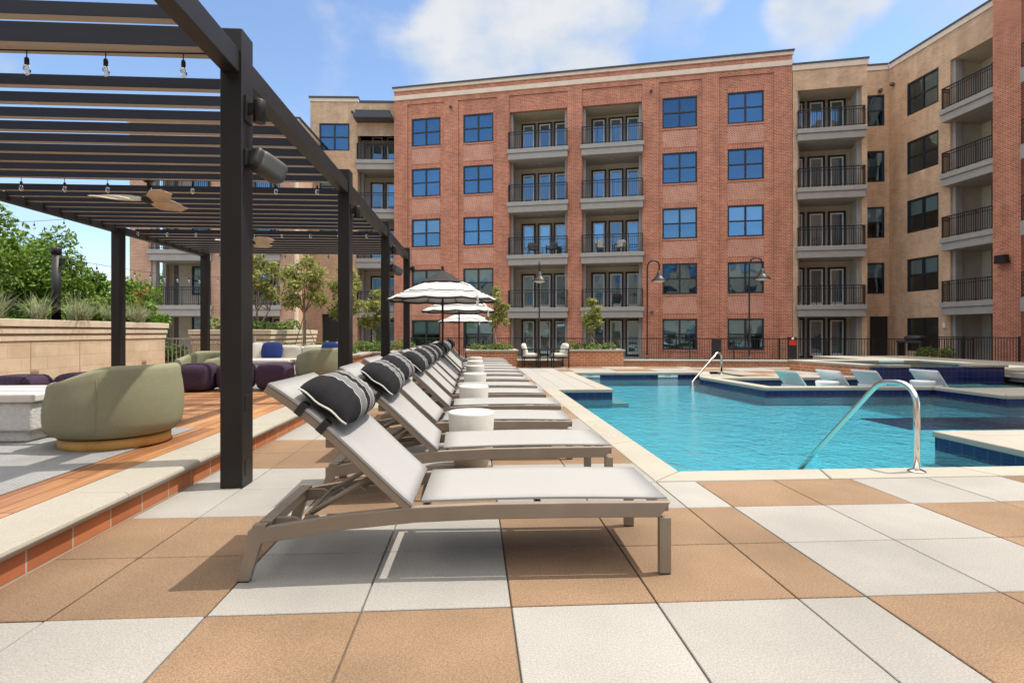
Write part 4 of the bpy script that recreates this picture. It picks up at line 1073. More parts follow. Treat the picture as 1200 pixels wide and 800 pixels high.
# ------------------------------------------------------------------ pergola
PX0, PX1 = -6.9, -1.76
YP = [.75, 4.25, 7.75, 11.25, 14.75]
pg = empty('pergola', (-4.3, 7.75, 0), 0, 'black metal pergola with louvered roof over the timber deck', 'pergola')
PL = Vector(pg.location)
def pbox(name, m, *bx, bevel=.004):
    q = new(m)
    for v in bx: q.box(v[0] - PL.x, v[1] - PL.x, v[2] - PL.y, v[3] - PL.y, v[4], v[5])
    return q.build(name, pg, bevel=bevel, seg=1)
def louver(y_):
    q = new('louver'); x0, x1, y0, y1, z0, z1 = PX0 + .03 - PL.x, PX1 - .062 - PL.x, y_ - .038 - PL.y, y_ + .038 - PL.y, 3.14, 3.228
    q.box(x0, x1, y0, y1, z0 + .004, z1); q.use('under_bounce'); q.box(x0, x1, y0 + .004, y1 - .004, z0, z0 + .0035); q.build('louver', pg)  # pale bottom strip carries painted bounce light
for i, y_ in enumerate(YP):
    for x_ in (PX1, PX0):
        z0 = 0.0 if x_ == PX1 else DZ
        pbox('post', 'metal', (x_ - .079, x_ + .079, y_ - .1, y_ + .1, z0, 3.345), bevel=.006)
    q = new('metal'); q.box(PX0 + .08 - PL.x, PX1 - .08 - PL.x, y_ - .098 - PL.y, y_ + .098 - PL.y, 3.209, 3.343); q.use('under_bounce'); q.box(PX0 + .08 - PL.x, PX1 - .08 - PL.x, y_ - .094 - PL.y, y_ + .094 - PL.y, 3.205, 3.2088); q.build('cross_beam', pg)  # beam underside strip, bounce light painted in the same way
for x_ in (PX1, PX0):
    for a, c_ in zip(YP, YP[1:]): pbox('side_beam', 'metal', (x_ - .06, x_ + .06, a + .1, c_ - .1, 3.02 if x_ == PX1 else 3.06, 3.19))
    pbox('side_beam', 'metal', (x_ - .06, x_ + .06, -1.2, YP[0] - .1, 3.02 if x_ == PX1 else 3.06, 3.19))
for a, c_ in zip(YP, YP[1:]):
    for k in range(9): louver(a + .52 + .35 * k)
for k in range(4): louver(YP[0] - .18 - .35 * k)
# cover plates on the near post
for z_ in (.55, .08): pbox('cover_plate', 'metal', (PX1 + .079, PX1 + .083, 4.2, 4.3, z_, z_ + .12))
for i, y_ in enumerate(YP[1:]):
    w = ['first', 'second', 'third', 'last'][i]
    string_light((PX0 + .1, y_ - .02, 3.19), (PX1 - .1, y_ - .02, 3.19), 9, .02, f'festoon bulbs under the {w} pergola cross beam counted from the camera', 1.0)
def spot(y_, lb):
    r_ = empty('spotlight', (PX1 + .079, y_, 2.78), 0, lb, 'spotlight', 'cylinder lights on the pergola posts')
    q = new('metal'); q.box(0, .012, -.06, .06, -.09, .10); q.box(.012, .06, -.025, .025, -.02, .055); q.build('bracket', r_, bevel=.003)
    q = new('metal'); q.lathe([(0, .085), (.038, .085), (.043, .077), (.043, -.085), (.036, -.085)], 20, .085, 0); q.build('body', r_)
    q = new('lamp_glass'); q.lathe([(0, -.079), (.036, -.081)], 20, .085, 0); q.build('lens', r_)
def speaker(y_, lb, rz=0):
    r_ = empty('loudspeaker', (PX1 + .079, y_ - .02, 2.42), R(rz), lb, 'loudspeaker', 'speakers on the pergola posts')
    q = new('black'); q.box(0, .02, -.05, .05, -.06, .06); q.box(.02, .08, -.02, .02, -.02, .02); q.build('bracket', r_, bevel=.004)
    T = Matrix.Translation((.10, .03, -.02)) @ Matrix.Rotation(R(-36), 4, 'Z') @ Matrix.Rotation(R(-20), 4, 'X')
    q = new('speaker_grey'); q.T = T; q.sellip((0, .06, 0), .07, .125, .08, 6, 8); q.build('body', r_)
    q = new('black'); q.T = T; q.sellip((0, -.055, 0), .066, .04, .076, 5, 8); q.build('back_shell', r_)
for i, y_ in enumerate(YP[1:]):
    w = ['nearest', 'second', 'third', 'last'][i]
    spot(y_, f'grey cylinder light on the {w} pergola post')
    if i in (0, 2): speaker(y_, f'angled loudspeaker on the {w} pergola post')
# ceiling fans
def fan():
    r_ = empty('ceiling_fan', (0, 0, 0), 0)
    q = new('metal'); q.lathe([(0, 0), (.085, 0), (.08, -.04), (.04, -.075), (.018, -.08), (.018, -.25)], 16); q.build('mount', r_)
    q = new('metal'); q.lathe([(0.02, -.23), (.08, -.26), (.085, -.31), (.05, -.345), (0, -.35)], 16); q.build('hub', r_)
    for k in range(3):
        q = new('fan_wood'); q.T = Matrix.Rotation(R(120 * k), 4, 'Z') ; prev = None
        for i in range(11):
            t = i / 10; x_ = .07 + .58 * t; w = .05 + .075 * math.sin(min(1, t * 1.15) * 2.6) - .02 * t; tw = -R(38 - 22 * t); s = .05 * math.sin(t * 2.2)
            a_ = (x_, s - w * math.cos(tw), -.295 - w * math.sin(tw)); c_ = (x_, s + w * math.cos(tw), -.295 + w * math.sin(tw))
            cu = [q.vert(p) for p in (a_, c_, (c_[0], c_[1], c_[2] - .008), (a_[0], a_[1], a_[2] - .008))]
            if prev:
                q.smooth = True
                for e in range(4): q.face([prev[e], prev[(e + 1) % 4], cu[(e + 1) % 4], cu[e]])
            else: q.face(cu)
            prev = cu
        q.face(prev[::-1]); q.build('blade', r_)
    return r_
F0 = fan()
for i, (y_, rz, lb) in enumerate([(7.70, 47, 'ceiling fan with pale twisted blades under the second pergola cross beam'), (4.2, 12, 'ceiling fan nearest the camera, only a blade tip showing at the left edge'), (11.2, 42, 'ceiling fan under the third pergola cross beam, behind the near post')]):
    o = F0 if i == 0 else copy_tree(F0)
    o.location = (-4.34, y_, 3.204); o.rotation_euler = (0, 0, R(-rz)); tag(o, lb, 'ceiling fan', 'ceiling fans of the pergola')

# ------------------------------------------------------------------ sun loungers
def lounger():
    r_ = empty('sun_lounger', (0, 0, 0), 0)
    XO, W = -.985, .68; T = Matrix.Translation((XO, -W / 2, 0))
    top = [(.02, .235), (.2, .265), (.45, .303), (.78, .332), (1.1, .342), (1.5, .343), (1.97, .34)]
    bot = [(x, z - .072) for x, z in top][::-1]; bot[0] = (1.918, .268)
    prof = top + bot
    for y0 in (0, W - .035):
        q = new('taupe'); q.T = T; q.xzprism(prof, y0, y0 + .035); q.build('side_rail', r_, bevel=.005)
    for y0 in (-.001, W - .0365):
        q = new('taupe'); q.T = T; q.box(1.916, 1.9705, y0, y0 + .0375, .006, .2675); q.use('black'); q.box(1.918, 1.969, y0 + .002, y0 + .035, 0, .0055); q.build('leg', r_, bevel=.004)
        q = new('taupe'); q.T = T; q.xzprism([(-.03, .006), (.028, .006), (.105, .262), (.045, .262)], y0, y0 + .0385); q.use('black'); q.box(-.028, .026, y0 + .002, y0 + .035, 0, .0055); q.build('leg', r_, bevel=.004)
    q = new('taupe'); q.T = T
    q.box(1.915, 1.972, .037, W - .037, .285, .341); q.build('cross_bar', r_, bevel=.004)
    for sh in (lambda q: q.xzprism([(.048, .215), (.107, .215), (.118, .268), (.058, .268)], .039, W - .039), lambda q: q.box(.80, .83, .036, W - .036, .275, .315), lambda q: q.box(1.35, 1.38, .036, W - .036, .262, .29)):
        q = new('taupe'); q.T = T; sh(q); q.build('cross_bar', r_, bevel=.004)
    # seat sling with a soft crown
    def sheet(q, path, y0, y1, th, sag):
        ny = 6; rows = []
        for i, (x, z) in enumerate(path):
            a, c_ = path[max(0, i - 1)], path[min(len(path) - 1, i + 1)]; d = Vector((c_[0] - a[0], 0, c_[1] - a[1])).normalized(); nn = Vector((-d.z, 0, d.x))
            if nn.z < 0: nn = -nn
            rows.append([(q.vert(Vector((x, y0 + (y1 - y0) * j / ny, z)) - nn * (sag * math.sin(math.pi * j / ny))), q.vert(Vector((x, y0 + (y1 - y0) * j / ny, z)) - nn * (th + sag * math.sin(math.pi * j / ny)))) for j in range(ny + 1)])
        q.smooth = True
        for i in range(len(rows) - 1):
            for j in range(ny):
                a, b_, c_, d_ = rows[i][j], rows[i + 1][j], rows[i + 1][j + 1], rows[i][j + 1]
                q.face([a[0], b_[0], c_[0], d_[0]]); q.face([d_[1], c_[1], b_[1], a[1]])
        q.smooth = False
        for i in range(len(rows) - 1):
            for j in (0, ny):
                q.face([rows[i][j][0], rows[i][j][1], rows[i + 1][j][1], rows[i + 1][j][0]])
        for i in (0, -1):
            for j in range(ny): q.face([rows[i][j][0], rows[i][j + 1][0], rows[i][j + 1][1], rows[i][j][1]])
    q = new('sling'); q.T = T
    sheet(q, [(.80 + 1.165 * i / 10, .349 + .010 * math.sin(math.pi * min(1, (i / 10) * 1.0)) - .001 * i / 10) for i in range(11)], .046, W - .046, .010, .001); q.build('seat_sling', r_)
    def bez(t):
        P = [(.765, .345), (.585, .50), (.36, .76), (.115, .905)]
        k = [(1 - t) ** 3, 3 * t * (1 - t) ** 2, 3 * t * t * (1 - t), t ** 3]
        return (sum(a * p[0] for a, p in zip(k, P)), sum(a * p[1] for a, p in zip(k, P)))
    path = [bez(i / 14) for i in range(15)]
    q = new('sling'); q.T = T; sheet(q, path, .0, W, .011, .001); q.build('back_sling', r_)
    q = new('taupe'); q.T = T
    for y0 in (.004, W - .036):
        up = []; lo = []
        for i, (x, z) in enumerate(path):
            a, c_ = path[max(0, i - 1)], path[min(14, i + 1)]; d = Vector((c_[0] - a[0], c_[1] - a[1])).normalized(); lo.append((x - abs(d.y) * .048, z - abs(d.x) * .048)); up.append((x - abs(d.y) * .013, z - abs(d.x) * .013))
        q.xzprism(up + lo[::-1], y0, y0 + .032)
    x, z = path[-1]; q.xzprism([(x - .012, z - .022), (x + .012, z - .045), (x + .025, z - .03), (x + .004, z - .013)], .037, W - .037)
    q.build('back_frame', r_, bevel=.003, seg=1)
    # notched rack and prop
    for y0 in (.09, W - .115):
        q = new('taupe'); q.T = T
        pts = [(.07, .235), (.10, .262), (.20, .262), (.23, .245), (.25, .268), (.30, .268), (.33, .248), (.35, .272), (.40, .272), (.43, .252), (.45, .276), (.56, .285), (.56, .255), (.45, .238), (.07, .215)]
        q.xzprism(pts, y0, y0 + .025); q.build('rack', r_)
    q = new('taupe'); q.T = T
    for y0 in (.13, W - .16): q.tube([(.255, y0, .265), (.60, y0, .47)], .013, 8)
    q.tube([(.255, .10, .268), (.255, W - .10, .268)], .010, 8); q.box(.36, .40, .04, .12, .60, .64)
    q.build('prop', r_)
    # pillow strapped to the head of the back
    a, c_ = path[10], path[12]; d = Vector((a[0] - path[13][0], 0, a[1] - path[13][1])).normalized(); nn = Vector((-d.z, 0, d.x)); nn = nn if nn.z > 0 else -nn
    cc = Vector((path[10][0] + .005, W / 2, path[10][1])) + nn * .05
    q = new('pillow'); NX, NY, HX, HY = 22, 34, .148, .325; up_, dn_ = [], []
    for i in range(NX + 1):
        ru, rd = [], []
        for j in range(NY + 1):
            a = -math.cos(math.pi * i / NX); v = -1 + 2 * j / NY; v = math.copysign(1 - (1 - abs(v)) ** 1.5, v)
            hx = HX * (1 - .10 * abs(v) ** 5)
            h = .105 * max(0, 1 - abs(a) ** 2.6) ** .5 * max(.0, 1 - abs(v) ** 4.2) ** .60 + .004
            wr = .006 * math.sin(9 * v + 5 * a) * (abs(v) ** 2) + .004 * math.sin(17 * a + 6 * v)
            y = HY * v * (1 + .02 * a * a)
            ru.append(q.vert((a * hx, y, h + wr * (1 - a * a)))); rd.append(q.vert((a * hx, y, -h * .4)))
        up_.append(ru); dn_.append(rd)
    q.smooth = True
    for i in range(NX):
        for j in range(NY):
            q.face([up_[i][j], up_[i + 1][j], up_[i + 1][j + 1], up_[i][j + 1]]); q.face([dn_[i][j + 1], dn_[i + 1][j + 1], dn_[i + 1][j], dn_[i][j]])
    for i in range(NX):
        for j in (0, NY): q.face([up_[i][j], dn_[i][j], dn_[i + 1][j], up_[i + 1][j]])
    for j in range(NY):
        for i in (0, NX): q.face([up_[i][j], up_[i][j + 1], dn_[i][j + 1], dn_[i][j]])
    o = q.build('pillow', r_); Rm = Matrix(((d.x, 0, nn.x), (0, 1, 0), (d.z, 0, nn.z))).to_4x4()
    o.matrix_local = T @ Matrix.Translation(cc) @ Rm
    for sy in (-1, 1):
        q = new('canopy_white'); q.tube([(-HX * .92 + 2 * HX * .92 * k / 12, sy * HY * (1.0 + .02 * (k / 6 - 1) ** 2), .004 * math.sin(k)) for k in range(13)], .005, 6); q.build('piping', o)
    for i in (9, 11):
        for (ya, yb) in ((-.004, .05), (W - .05, W + .004)):
            q = new('black'); q.T = T
            x, z = path[i]; dd = Vector((path[i + 1][0] - path[i - 1][0], path[i + 1][1] - path[i - 1][1])).normalized() * .017; k_ = Vector((-dd.y, dd.x)).normalized()
            if k_.y < 0: k_ = -k_
            P = Vector((x, z)); u2 = k_ * .013; l2 = -k_ * .047
            q.xzprism([tuple(P - dd + u2), tuple(P + dd + u2), tuple(P + dd + l2), tuple(P - dd + l2)], ya, yb); q.build('strap', r_)
    return r_
LG = lounger()
ord_ = ['first', 'second', 'third', 'fourth', 'fifth', 'sixth', 'seventh', 'eighth', 'ninth', 'tenth', 'eleventh', 'twelfth', 'thirteenth', 'last']
LY = [2.57, 3.78, 4.95, 5.98, 7.12, 8.1, 9.22, 10.25, 11.15, 12.05, 13.0, 13.95, 15.05, 16.1]
rl = random.Random(2)
for i, y_ in enumerate(LY):
    o = LG if i == 0 else copy_tree(LG)
    o.location = (.93 - .985 + (rl.uniform(-.04, .03) if i else 0), y_ + .34, 0); o.rotation_euler = (0, 0, R(-1.0 if i == 0 else rl.uniform(-2.2, 1.6)))
    tag(o, f'silver sling lounger with striped head pillow, {ord_[i]} in the row counted from the camera' if i else 'nearest silver sling lounger with striped head pillow, whole in front', 'sun lounger', 'sun loungers in a row beside the pool')

# round side tables between the loungers
for i, (y_, x_) in enumerate([(4.56, -.02), (6.79, 0), (8.92, .02), (10.98, .03), (12.85, .03), (14.8, .04)]):
    r_ = empty('side_table', (x_, y_ + .15, 0), 0, ['cream drum side table behind the second lounger, nearest and largest', 'cream drum side table behind the fourth lounger', 'cream drum side table behind the sixth lounger', 'cream drum side table behind the eighth lounger', 'cream drum side table behind the tenth lounger', 'cream drum side table behind the twelfth lounger, farthest'][i], 'side table', 'drum side tables between the loungers')
    s = .195 if i == 0 else .185
    q = new('table_white'); q.lathe([(s * .95, .30), (s, .27), (s * .98, .20), (s * .86, .10), (s * .68, .0)][::-1] + [(s, .45), (s * .985, .463), (s * .95, .468), (0, .468)], 40)
    q.build('drum', r_)

# ------------------------------------------------------------------ market umbrellas
def umbrella():
    r_ = empty('umbrella', (0, 0, 0), 0); N = 10; RR = 1.06
    q = new('rail_metal'); q.tube([(0, 0, .05), (0, 0, 2.25)], .021, 12); q.build('pole', r_)
    q = new('rail_metal'); q.lathe([(.26, 0), (.26, .04), (.24, .055), (.05, .075), (.03, .30), (0, .30)], 24); q.build('base', r_)
    q = MB()
    def zc(r): return 2.24 - .46 * (r / RR) ** 1.12
    def ring(r, z, dip=.0, sub=3):
        out = []
        for i in range(N):
            for s in range(sub):
                a0, a1 = 2 * math.pi * i / N, 2 * math.pi * (i + 1) / N; t = s / sub
                p = Vector((math.cos(a0), math.sin(a0))) * (1 - t) + Vector((math.cos(a1), math.sin(a1))) * t
                out.append(q.vert((p.x * r, p.y * r, z - dip * math.sin(math.pi * t))))
        return out
    bands = [(.34, 'canopy_white'), (.50, 'canopy_white'), (.70, 'canopy_white'), (.745, 'black_fab'), (.775, 'canopy_white'), (.80, 'black_fab'), (.82, 'canopy_white'), (.93, 'canopy_white'), (.945, 'black_fab'), (.975, 'canopy_white'), (1.0, 'black_fab')]
    prev = ring(.30 * RR, zc(.30 * RR), .01); first = prev
    th = .008
    rings = [prev]
    for f, m_ in bands:
        cur = ring(f * RR, zc(f * RR), .02 * f); q.use(m_)
        n_ = len(cur)
        for k in range(n_): q.face([prev[k], cur[k], cur[(k + 1) % n_], prev[(k + 1) % n_]])
        prev = cur
    q.use('black_fab'); low = ring(RR * 1.005, zc(RR) - .03, .022); n_ = len(low)
    for k in range(n_): q.face([prev[k], low[k], low[(k + 1) % n_], prev[(k + 1) % n_]])
    o = q.build('canopy', r_); so = o.modifiers.new('thick', 'SOLIDIFY'); so.thickness = .006
    q = new('black_fab')
    def ring2(r, z):
        return [q.vert((math.cos(2 * math.pi * i / N) * r, math.sin(2 * math.pi * i / N) * r, z)) for i in range(N)]
    a = ring2(.40 * RR, zc(.40 * RR) + .03); c_ = ring2(.05, 2.33)
    for k in range(N): q.face([a[k], a[(k + 1) % N], c_[(k + 1) % N], c_[k]])
    d_ = ring2(.05, 2.34); q.face(d_)
    for k in range(N): q.face([c_[k], c_[(k + 1) % N], d_[(k + 1) % N], d_[k]])
    o = q.build('canopy_vent', r_); so = o.modifiers.new('thick', 'SOLIDIFY'); so.thickness = .006
    q = new('black'); q.lathe([(.03, 2.33), (.022, 2.37), (.03, 2.39), (.028, 2.42), (0, 2.43)], 12); q.build('finial', r_)
    ribm = new('rail_metal'); ribm.tube([(.03, 0, 2.19), (RR * .98, 0, zc(RR) - .02)], .009, 6); ribm.tube([(.03, 0, 1.88), (RR * .52, 0, zc(RR * .52) - .03)], .007, 6); me = ribm.mesh('rib')
    for k in range(N): inst('rib', me, r_, rot=(0, 0, 2 * math.pi * k / N))
    q = new('canopy_white')
    pts = [(.33, -.52, 2.07), (.46, -.62, 2.02), (.56, -.72, 1.93), (.60, -.80, 1.80), (.61, -.82, 1.62)]
    for a, c_ in zip(pts, pts[1:]):
        q.poly([(a[0] - .025, a[1], a[2]), (a[0] + .025, a[1] - .01, a[2]), (c_[0] + .025, c_[1] - .01, c_[2]), (c_[0] - .025, c_[1], c_[2])])
    o = q.build('tie_strap', r_); so = o.modifiers.new('thick', 'SOLIDIFY'); so.thickness = .004
    return r_
U0 = umbrella()
for i, (d_, px_, sc, lb) in enumerate([(10.65, 518.7, 1.0, 'striped white umbrella with black top, nearest and largest'), (15.55, 538, 1.0, 'striped white umbrella in the middle, partly behind the nearest'), (20.6, 546, 1.0, 'farthest striped white umbrella beyond the lounger row')]):
    o = U0 if i == 0 else copy_tree(U0)
    u_ = (px_ - 595) / 651; s_, c_ = math.sin(R(3.5)), math.cos(R(3.5))
    o.location = (d_ * (s_ + u_ * c_), d_ * (c_ - u_ * s_), [-.02, -.06, -.12][i] if i < 2 else -.012); o.rotation_euler = (0, 0, R([4, 15, -8][i])); o.scale = (1, 1, .86 if i == 2 else 1); tag(o, lb, 'umbrella', 'market umbrellas along the lounger row')

# ------------------------------------------------------------------ lounge furniture on the deck
def armchair(loc, rz, label, s=1.0):
    r_ = empty('armchair', loc, rz, label, 'armchair', 'round green armchairs on the deck')
    q = new('gold'); q.lathe([(.0, .0), (.40, 0), (.405, .005), (.405, .075), (.39, .08), (0, .08)], 40); q.build('plinth', r_)
    q = new('green_fab'); N = 64; rings = []
    def sm(x): x = max(0, min(1, x)); return x * x * (3 - 2 * x)
    def SR(t): return .43 + .075 * math.sin(math.pi * min(1, .16 + t * .70)) ** .7 - .05 * (1 - min(1, t / .14)) ** 2
    def H(a):
        a = abs(a); return .675 - .13 * sm((a - R(45)) / R(75)) - .25 * sm((a - R(122)) / R(34))
    prof = []
    for i in range(N):
        a = -math.pi + 2 * math.pi * i / N; h = H(a); th = .125
        out = []
        zb = .095
        for t in (0, .04, .1, .2, .35, .5, .65, .8, .92):
            z = zb + (h - .06 - zb) * t
            r_o = SR(t)
            out.append((r_o, z))
        rt = out[-1][0]
        for k in range(1, 8):
            an = math.pi * k / 8; out.append((rt - th / 2 + th / 2 * math.cos(an), h - .06 + .06 * math.sin(an)))
        out += [(rt - th - .005, h - .075), (rt - th - .01, .40), (rt - th - .012, .30)]
        rings.append([q.vert((r_o * math.cos(a), r_o * math.sin(a), z)) for r_o, z in out])
    q.smooth = True
    for i in range(N):
        A_, B_ = rings[i], rings[(i + 1) % N]
        for k in range(len(A_) - 1): q.face([A_[k], B_[k], B_[k + 1], A_[k + 1]])
    q.face([rg[0] for rg in rings][::-1])
    o = q.build('shell', r_)
    q = new('green_fab'); q.lathe([(0, .25), (.33, .25), (.365, .28), (.37, .36), (.34, .395), (.2, .41), (0, .412)], 40, -.02, 0); q.build('seat', r_)
    q = new('green_fab')
    for a in (R(-62), R(58)):
        pts = [((SR(t) + .001) * math.cos(a), (SR(t) + .001) * math.sin(a), .1 + (H(a) - .16) * t) for t in [i / 10 for i in range(11)]]
        q.tube(pts, .0035, 5)
    q.build('seam', r_)
    r_.scale = (s, s, s); return r_
armchair((-3.08, 5.0, DZ + .009), R(-12), 'green barrel armchair close to the kerb, nearest, seen from behind')
armchair((-4.72, 10.0, DZ + .009), R(70), 'green barrel armchair in front of the grey picket fence, seat visible', .9)
armchair((-3.0, 11.15, DZ + .009), R(-40), 'green barrel armchair half hidden by the second pergola post', .95)
def ottoman(x_, y_, lb, s=.265, rz=0, zb=DZ + .009):
    r_ = empty('ottoman', (x_, y_, zb), R(rz), lb, 'ottoman', 'plum ottomans on the deck')
    q = new('purple_fab'); q.sellip((0, 0, .225), s, s, .222, 4.2, 10); q.build('cushion', r_)
    q = new('purple_fab')
    n_ = 28; pts = []
    for k in range(n_ + 1):
        a = 2 * math.pi * k / n_; c_, d_ = math.cos(a), math.sin(a); l_ = (abs(c_) ** 4.2 + abs(d_) ** 4.2 + .62 ** 4.2) ** (1 / 4.2); pts.append((.62 / l_ * s + .001, c_ / l_ * s * 1.004, .225 + d_ / l_ * .223))
    q.tube(pts, .006, 5, cap=False); q.build('seam', r_)
ottoman(-5.35, 6.9, 'plum ottoman behind the near white fire table at the left edge')
ottoman(-4.85, 7.25, 'plum ottoman peeking out left of the near green armchair')
ottoman(-3.40, 6.1, 'plum ottoman hidden behind the right side of the near green armchair', .24, 0, DZ)
ottoman(-4.45, 9.3, 'plum ottoman in front of the far green armchair, left one')
ottoman(-3.90, 9.42, 'plum ottoman beside the near pergola post, half hidden')
ottoman(-3.27, 9.4, 'plum ottoman in front of the far white table, right one')
def firetable(x0, x1, y0, y1, lb):
    cx, cy = (x0 + x1) / 2, (y0 + y1) / 2; r_ = empty('fire_table', (cx, cy, DZ + .009), 0, lb, 'fire table', 'white concrete tables on the deck'); hx, hy = (x1 - x0) / 2, (y1 - y0) / 2
    q = new('concrete'); q.box(-hx + .09, hx - .09, -hy + .07, hy - .07, .0, .10); q.box(-hx + .03, hx - .03, -hy + .03, hy - .03, .10, .345); q.build('base', r_, bevel=.02, seg=3)
    q = new('table_white'); q.box(-hx, hx, -hy, hy, .348, .415); q.build('table_top', r_, bevel=.012, seg=2)
firetable(-5.1, -3.74, 4.95, 5.85, 'white pitted concrete table at the left edge beside the near green armchair')
firetable(-4.75, -3.5, 10.75, 11.6, 'white concrete table behind the right plum ottoman')
# sofa
so = empty('sofa', (-4.35, 12.85, DZ), 0, 'long low off white sofa with back cushions under the pergola', 'sofa')
q = new('white_fab'); q.sellip((0, -.02, .20), 1.32, .47, .14, 9, 8); q.build('seat', so)
q = new('white_fab'); q.sellip((0, .40, .38), 1.34, .12, .24, 7, 8); q.build('backrest', so)
for k in range(3):
    q = new('white_fab'); q.sellip((-.86 + .86 * k, .2, .49), .425, .12, .17, 5.5, 8); q.build('back_cushion', so)
q = new('gold'); q.box(-1.2, 1.2, -.38, .38, 0, .06); q.build('plinth', so)
def cushion(x_, y_, z_, m_, lb, rz=0, tilt=-18):
    r_ = empty('throw_pillow', (x_, y_, z_), R(rz), lb, 'pillow', 'throw pillows on the sofa')
    q = new(m_); q.T = Matrix.Rotation(R(tilt), 4, 'X')
    q.sellip((0, 0, .21), .23, .085, .21, 2.9, 9, lambda p: Vector((p.x * (1 + .12 * (abs(p.z) / .21) ** 3), p.y * (1 - .5 * min(1, (abs(p.x) / .23) ** 3)), p.z * (1 + .10 * (abs(p.x) / .23) ** 3)))); q.build('cushion', r_)
zs_ = DZ + .33
cushion(-4.55, 12.80, zs_, 'blue_fab', 'navy blue throw pillow left of the middle of the sofa', 4)
cushion(-3.30, 12.78, zs_, 'blue_fab', 'navy blue throw pillow at the right end of the sofa', -22)
cushion(-4.83, 12.92, zs_, 'white_fab', 'white throw pillow behind the left navy pillow', 8)
cushion(-3.08, 12.92, zs_, 'white_fab', 'white throw pillow behind the right navy pillow', -15)

# patio chairs and table by the planter
def patio_chair(loc, rz, lb):
    r_ = empty('patio_chair', loc, rz, lb, 'chair', 'patio chairs at the far end of the deck')
    q = new('rail_metal')
    for sx_ in (-.27, .27):
        for sy_ in (-.27, .25): q.box(sx_ - .016, sx_ + .016, sy_ - .016, sy_ + .016, 0, .58)
        q.box(sx_ - .018, sx_ + .018, -.29, .27, .581, .605); q.box(sx_ - .016, sx_ + .016, -.253, .233, .30, .33)
    q.box(-.253, .253, .235, .265, .30, .33); q.box(-.253, .253, -.285, -.255, .30, .33); q.build('frame', r_)
    q = new('white_fab'); q.sellip((0, -.01, .40), .25, .26, .06, 5, 6); q.build('seat_cushion', r_)
    q = new('white_fab'); q.T = Matrix.Translation((0, .2, .58)) @ Matrix.Rotation(R(-14), 4, 'X'); q.sellip((0, 0, 0), .25, .07, .2, 4, 6); q.build('back_cushion', r_)
patio_chair((1.83, 17.75, 0), R(78), 'dark framed patio chair with white cushions, left of the small table')
patio_chair((2.72, 17.75, 0), R(-78), 'dark framed patio chair with white cushions, right of the small table')
pt = empty('patio_table', (2.28, 17.75, 0), 0, 'small dark table between the two patio chairs', 'table')
q = new('rail_metal'); q.box(-.28, .28, -.28, .28, .56, .585); q.build('table_top', pt)
for sx_ in (-.25, .25):
    for sy_ in (-.25, .25): q = new('rail_metal'); q.box(sx_ - .016, sx_ + .016, sy_ - .016, sy_ + .016, 0, .558); q.build('leg', pt)

# in-water chaises and drum on the tanning ledge
def chaise(x_, y_, rz, lb):
    r_ = empty('pool_chaise', (x_, y_, -.27), R(rz), lb, 'pool chaise', 'moulded chaises on the tanning ledge')
    q = new('chaise'); up = [(-.50, .57), (-.44, .52), (-.14, .16), (0, .09), (.25, .08), (.55, .115), (.8, .09), (1.05, .06)]; lo = [(x, z - .05) for x, z in up][::-1]
    q.xzprism(up + lo, -.32, .32); q.build('shell', r_, bevel=.012)
    q = new('chaise'); q.box(-.35, -.2, -.26, .26, 0, .24); q.box(.4, .6, -.26, .26, 0, .09); q.build('foot', r_)
chaise(7.35, 12.0, 14, 'white moulded chaise on the ledge, the sunlit leftmost one')
chaise(8.35, 12.05, 14, 'white moulded chaise in shade beside the low drum at the brick flank of the spa')
chaise(9.15, 12.0, 14, 'white moulded chaise in front of the left end of the navy spa wall')
chaise(10.55, 12.0, 14, 'white moulded chaise with a drum in front of the navy spa wall, rightmost')
for (x_, y_, lb) in [(7.75, 11.75, 'low white drum table between the first two chaises'), (9.95, 11.75, 'low white drum table beside the rightmost chaise')]:
    r_ = empty('pool_drum', (x_, y_, -.2), 0, lb, 'drum table', 'drum tables on the tanning ledge')
    q = new('chaise'); q.lathe([(.16, 0), (.2, .03), (.235, .23), (.235, .25), (.22, .262), (0, .262)], 28); q.build('drum', r_)

# grill behind the fence on the right
gr = empty('grill', (20.0, 24.2, .02), R(-70), 'dark barbecue grill on legs behind the spa near the right wing', 'grill')
q = new('black'); q.box(-.55, .55, -.3, .3, .62, .74); q.build('cook_box', gr, bevel=.02)
q = new('black'); q.sellip((.1, 0, .84), .4, .28, .14, 3, 6); q.build('lid', gr)
for sx_ in (-.5, .5): q = new('black'); q.box(sx_ - .03, sx_ + .03, -.25, .25, 0, .618); q.build('leg', gr)

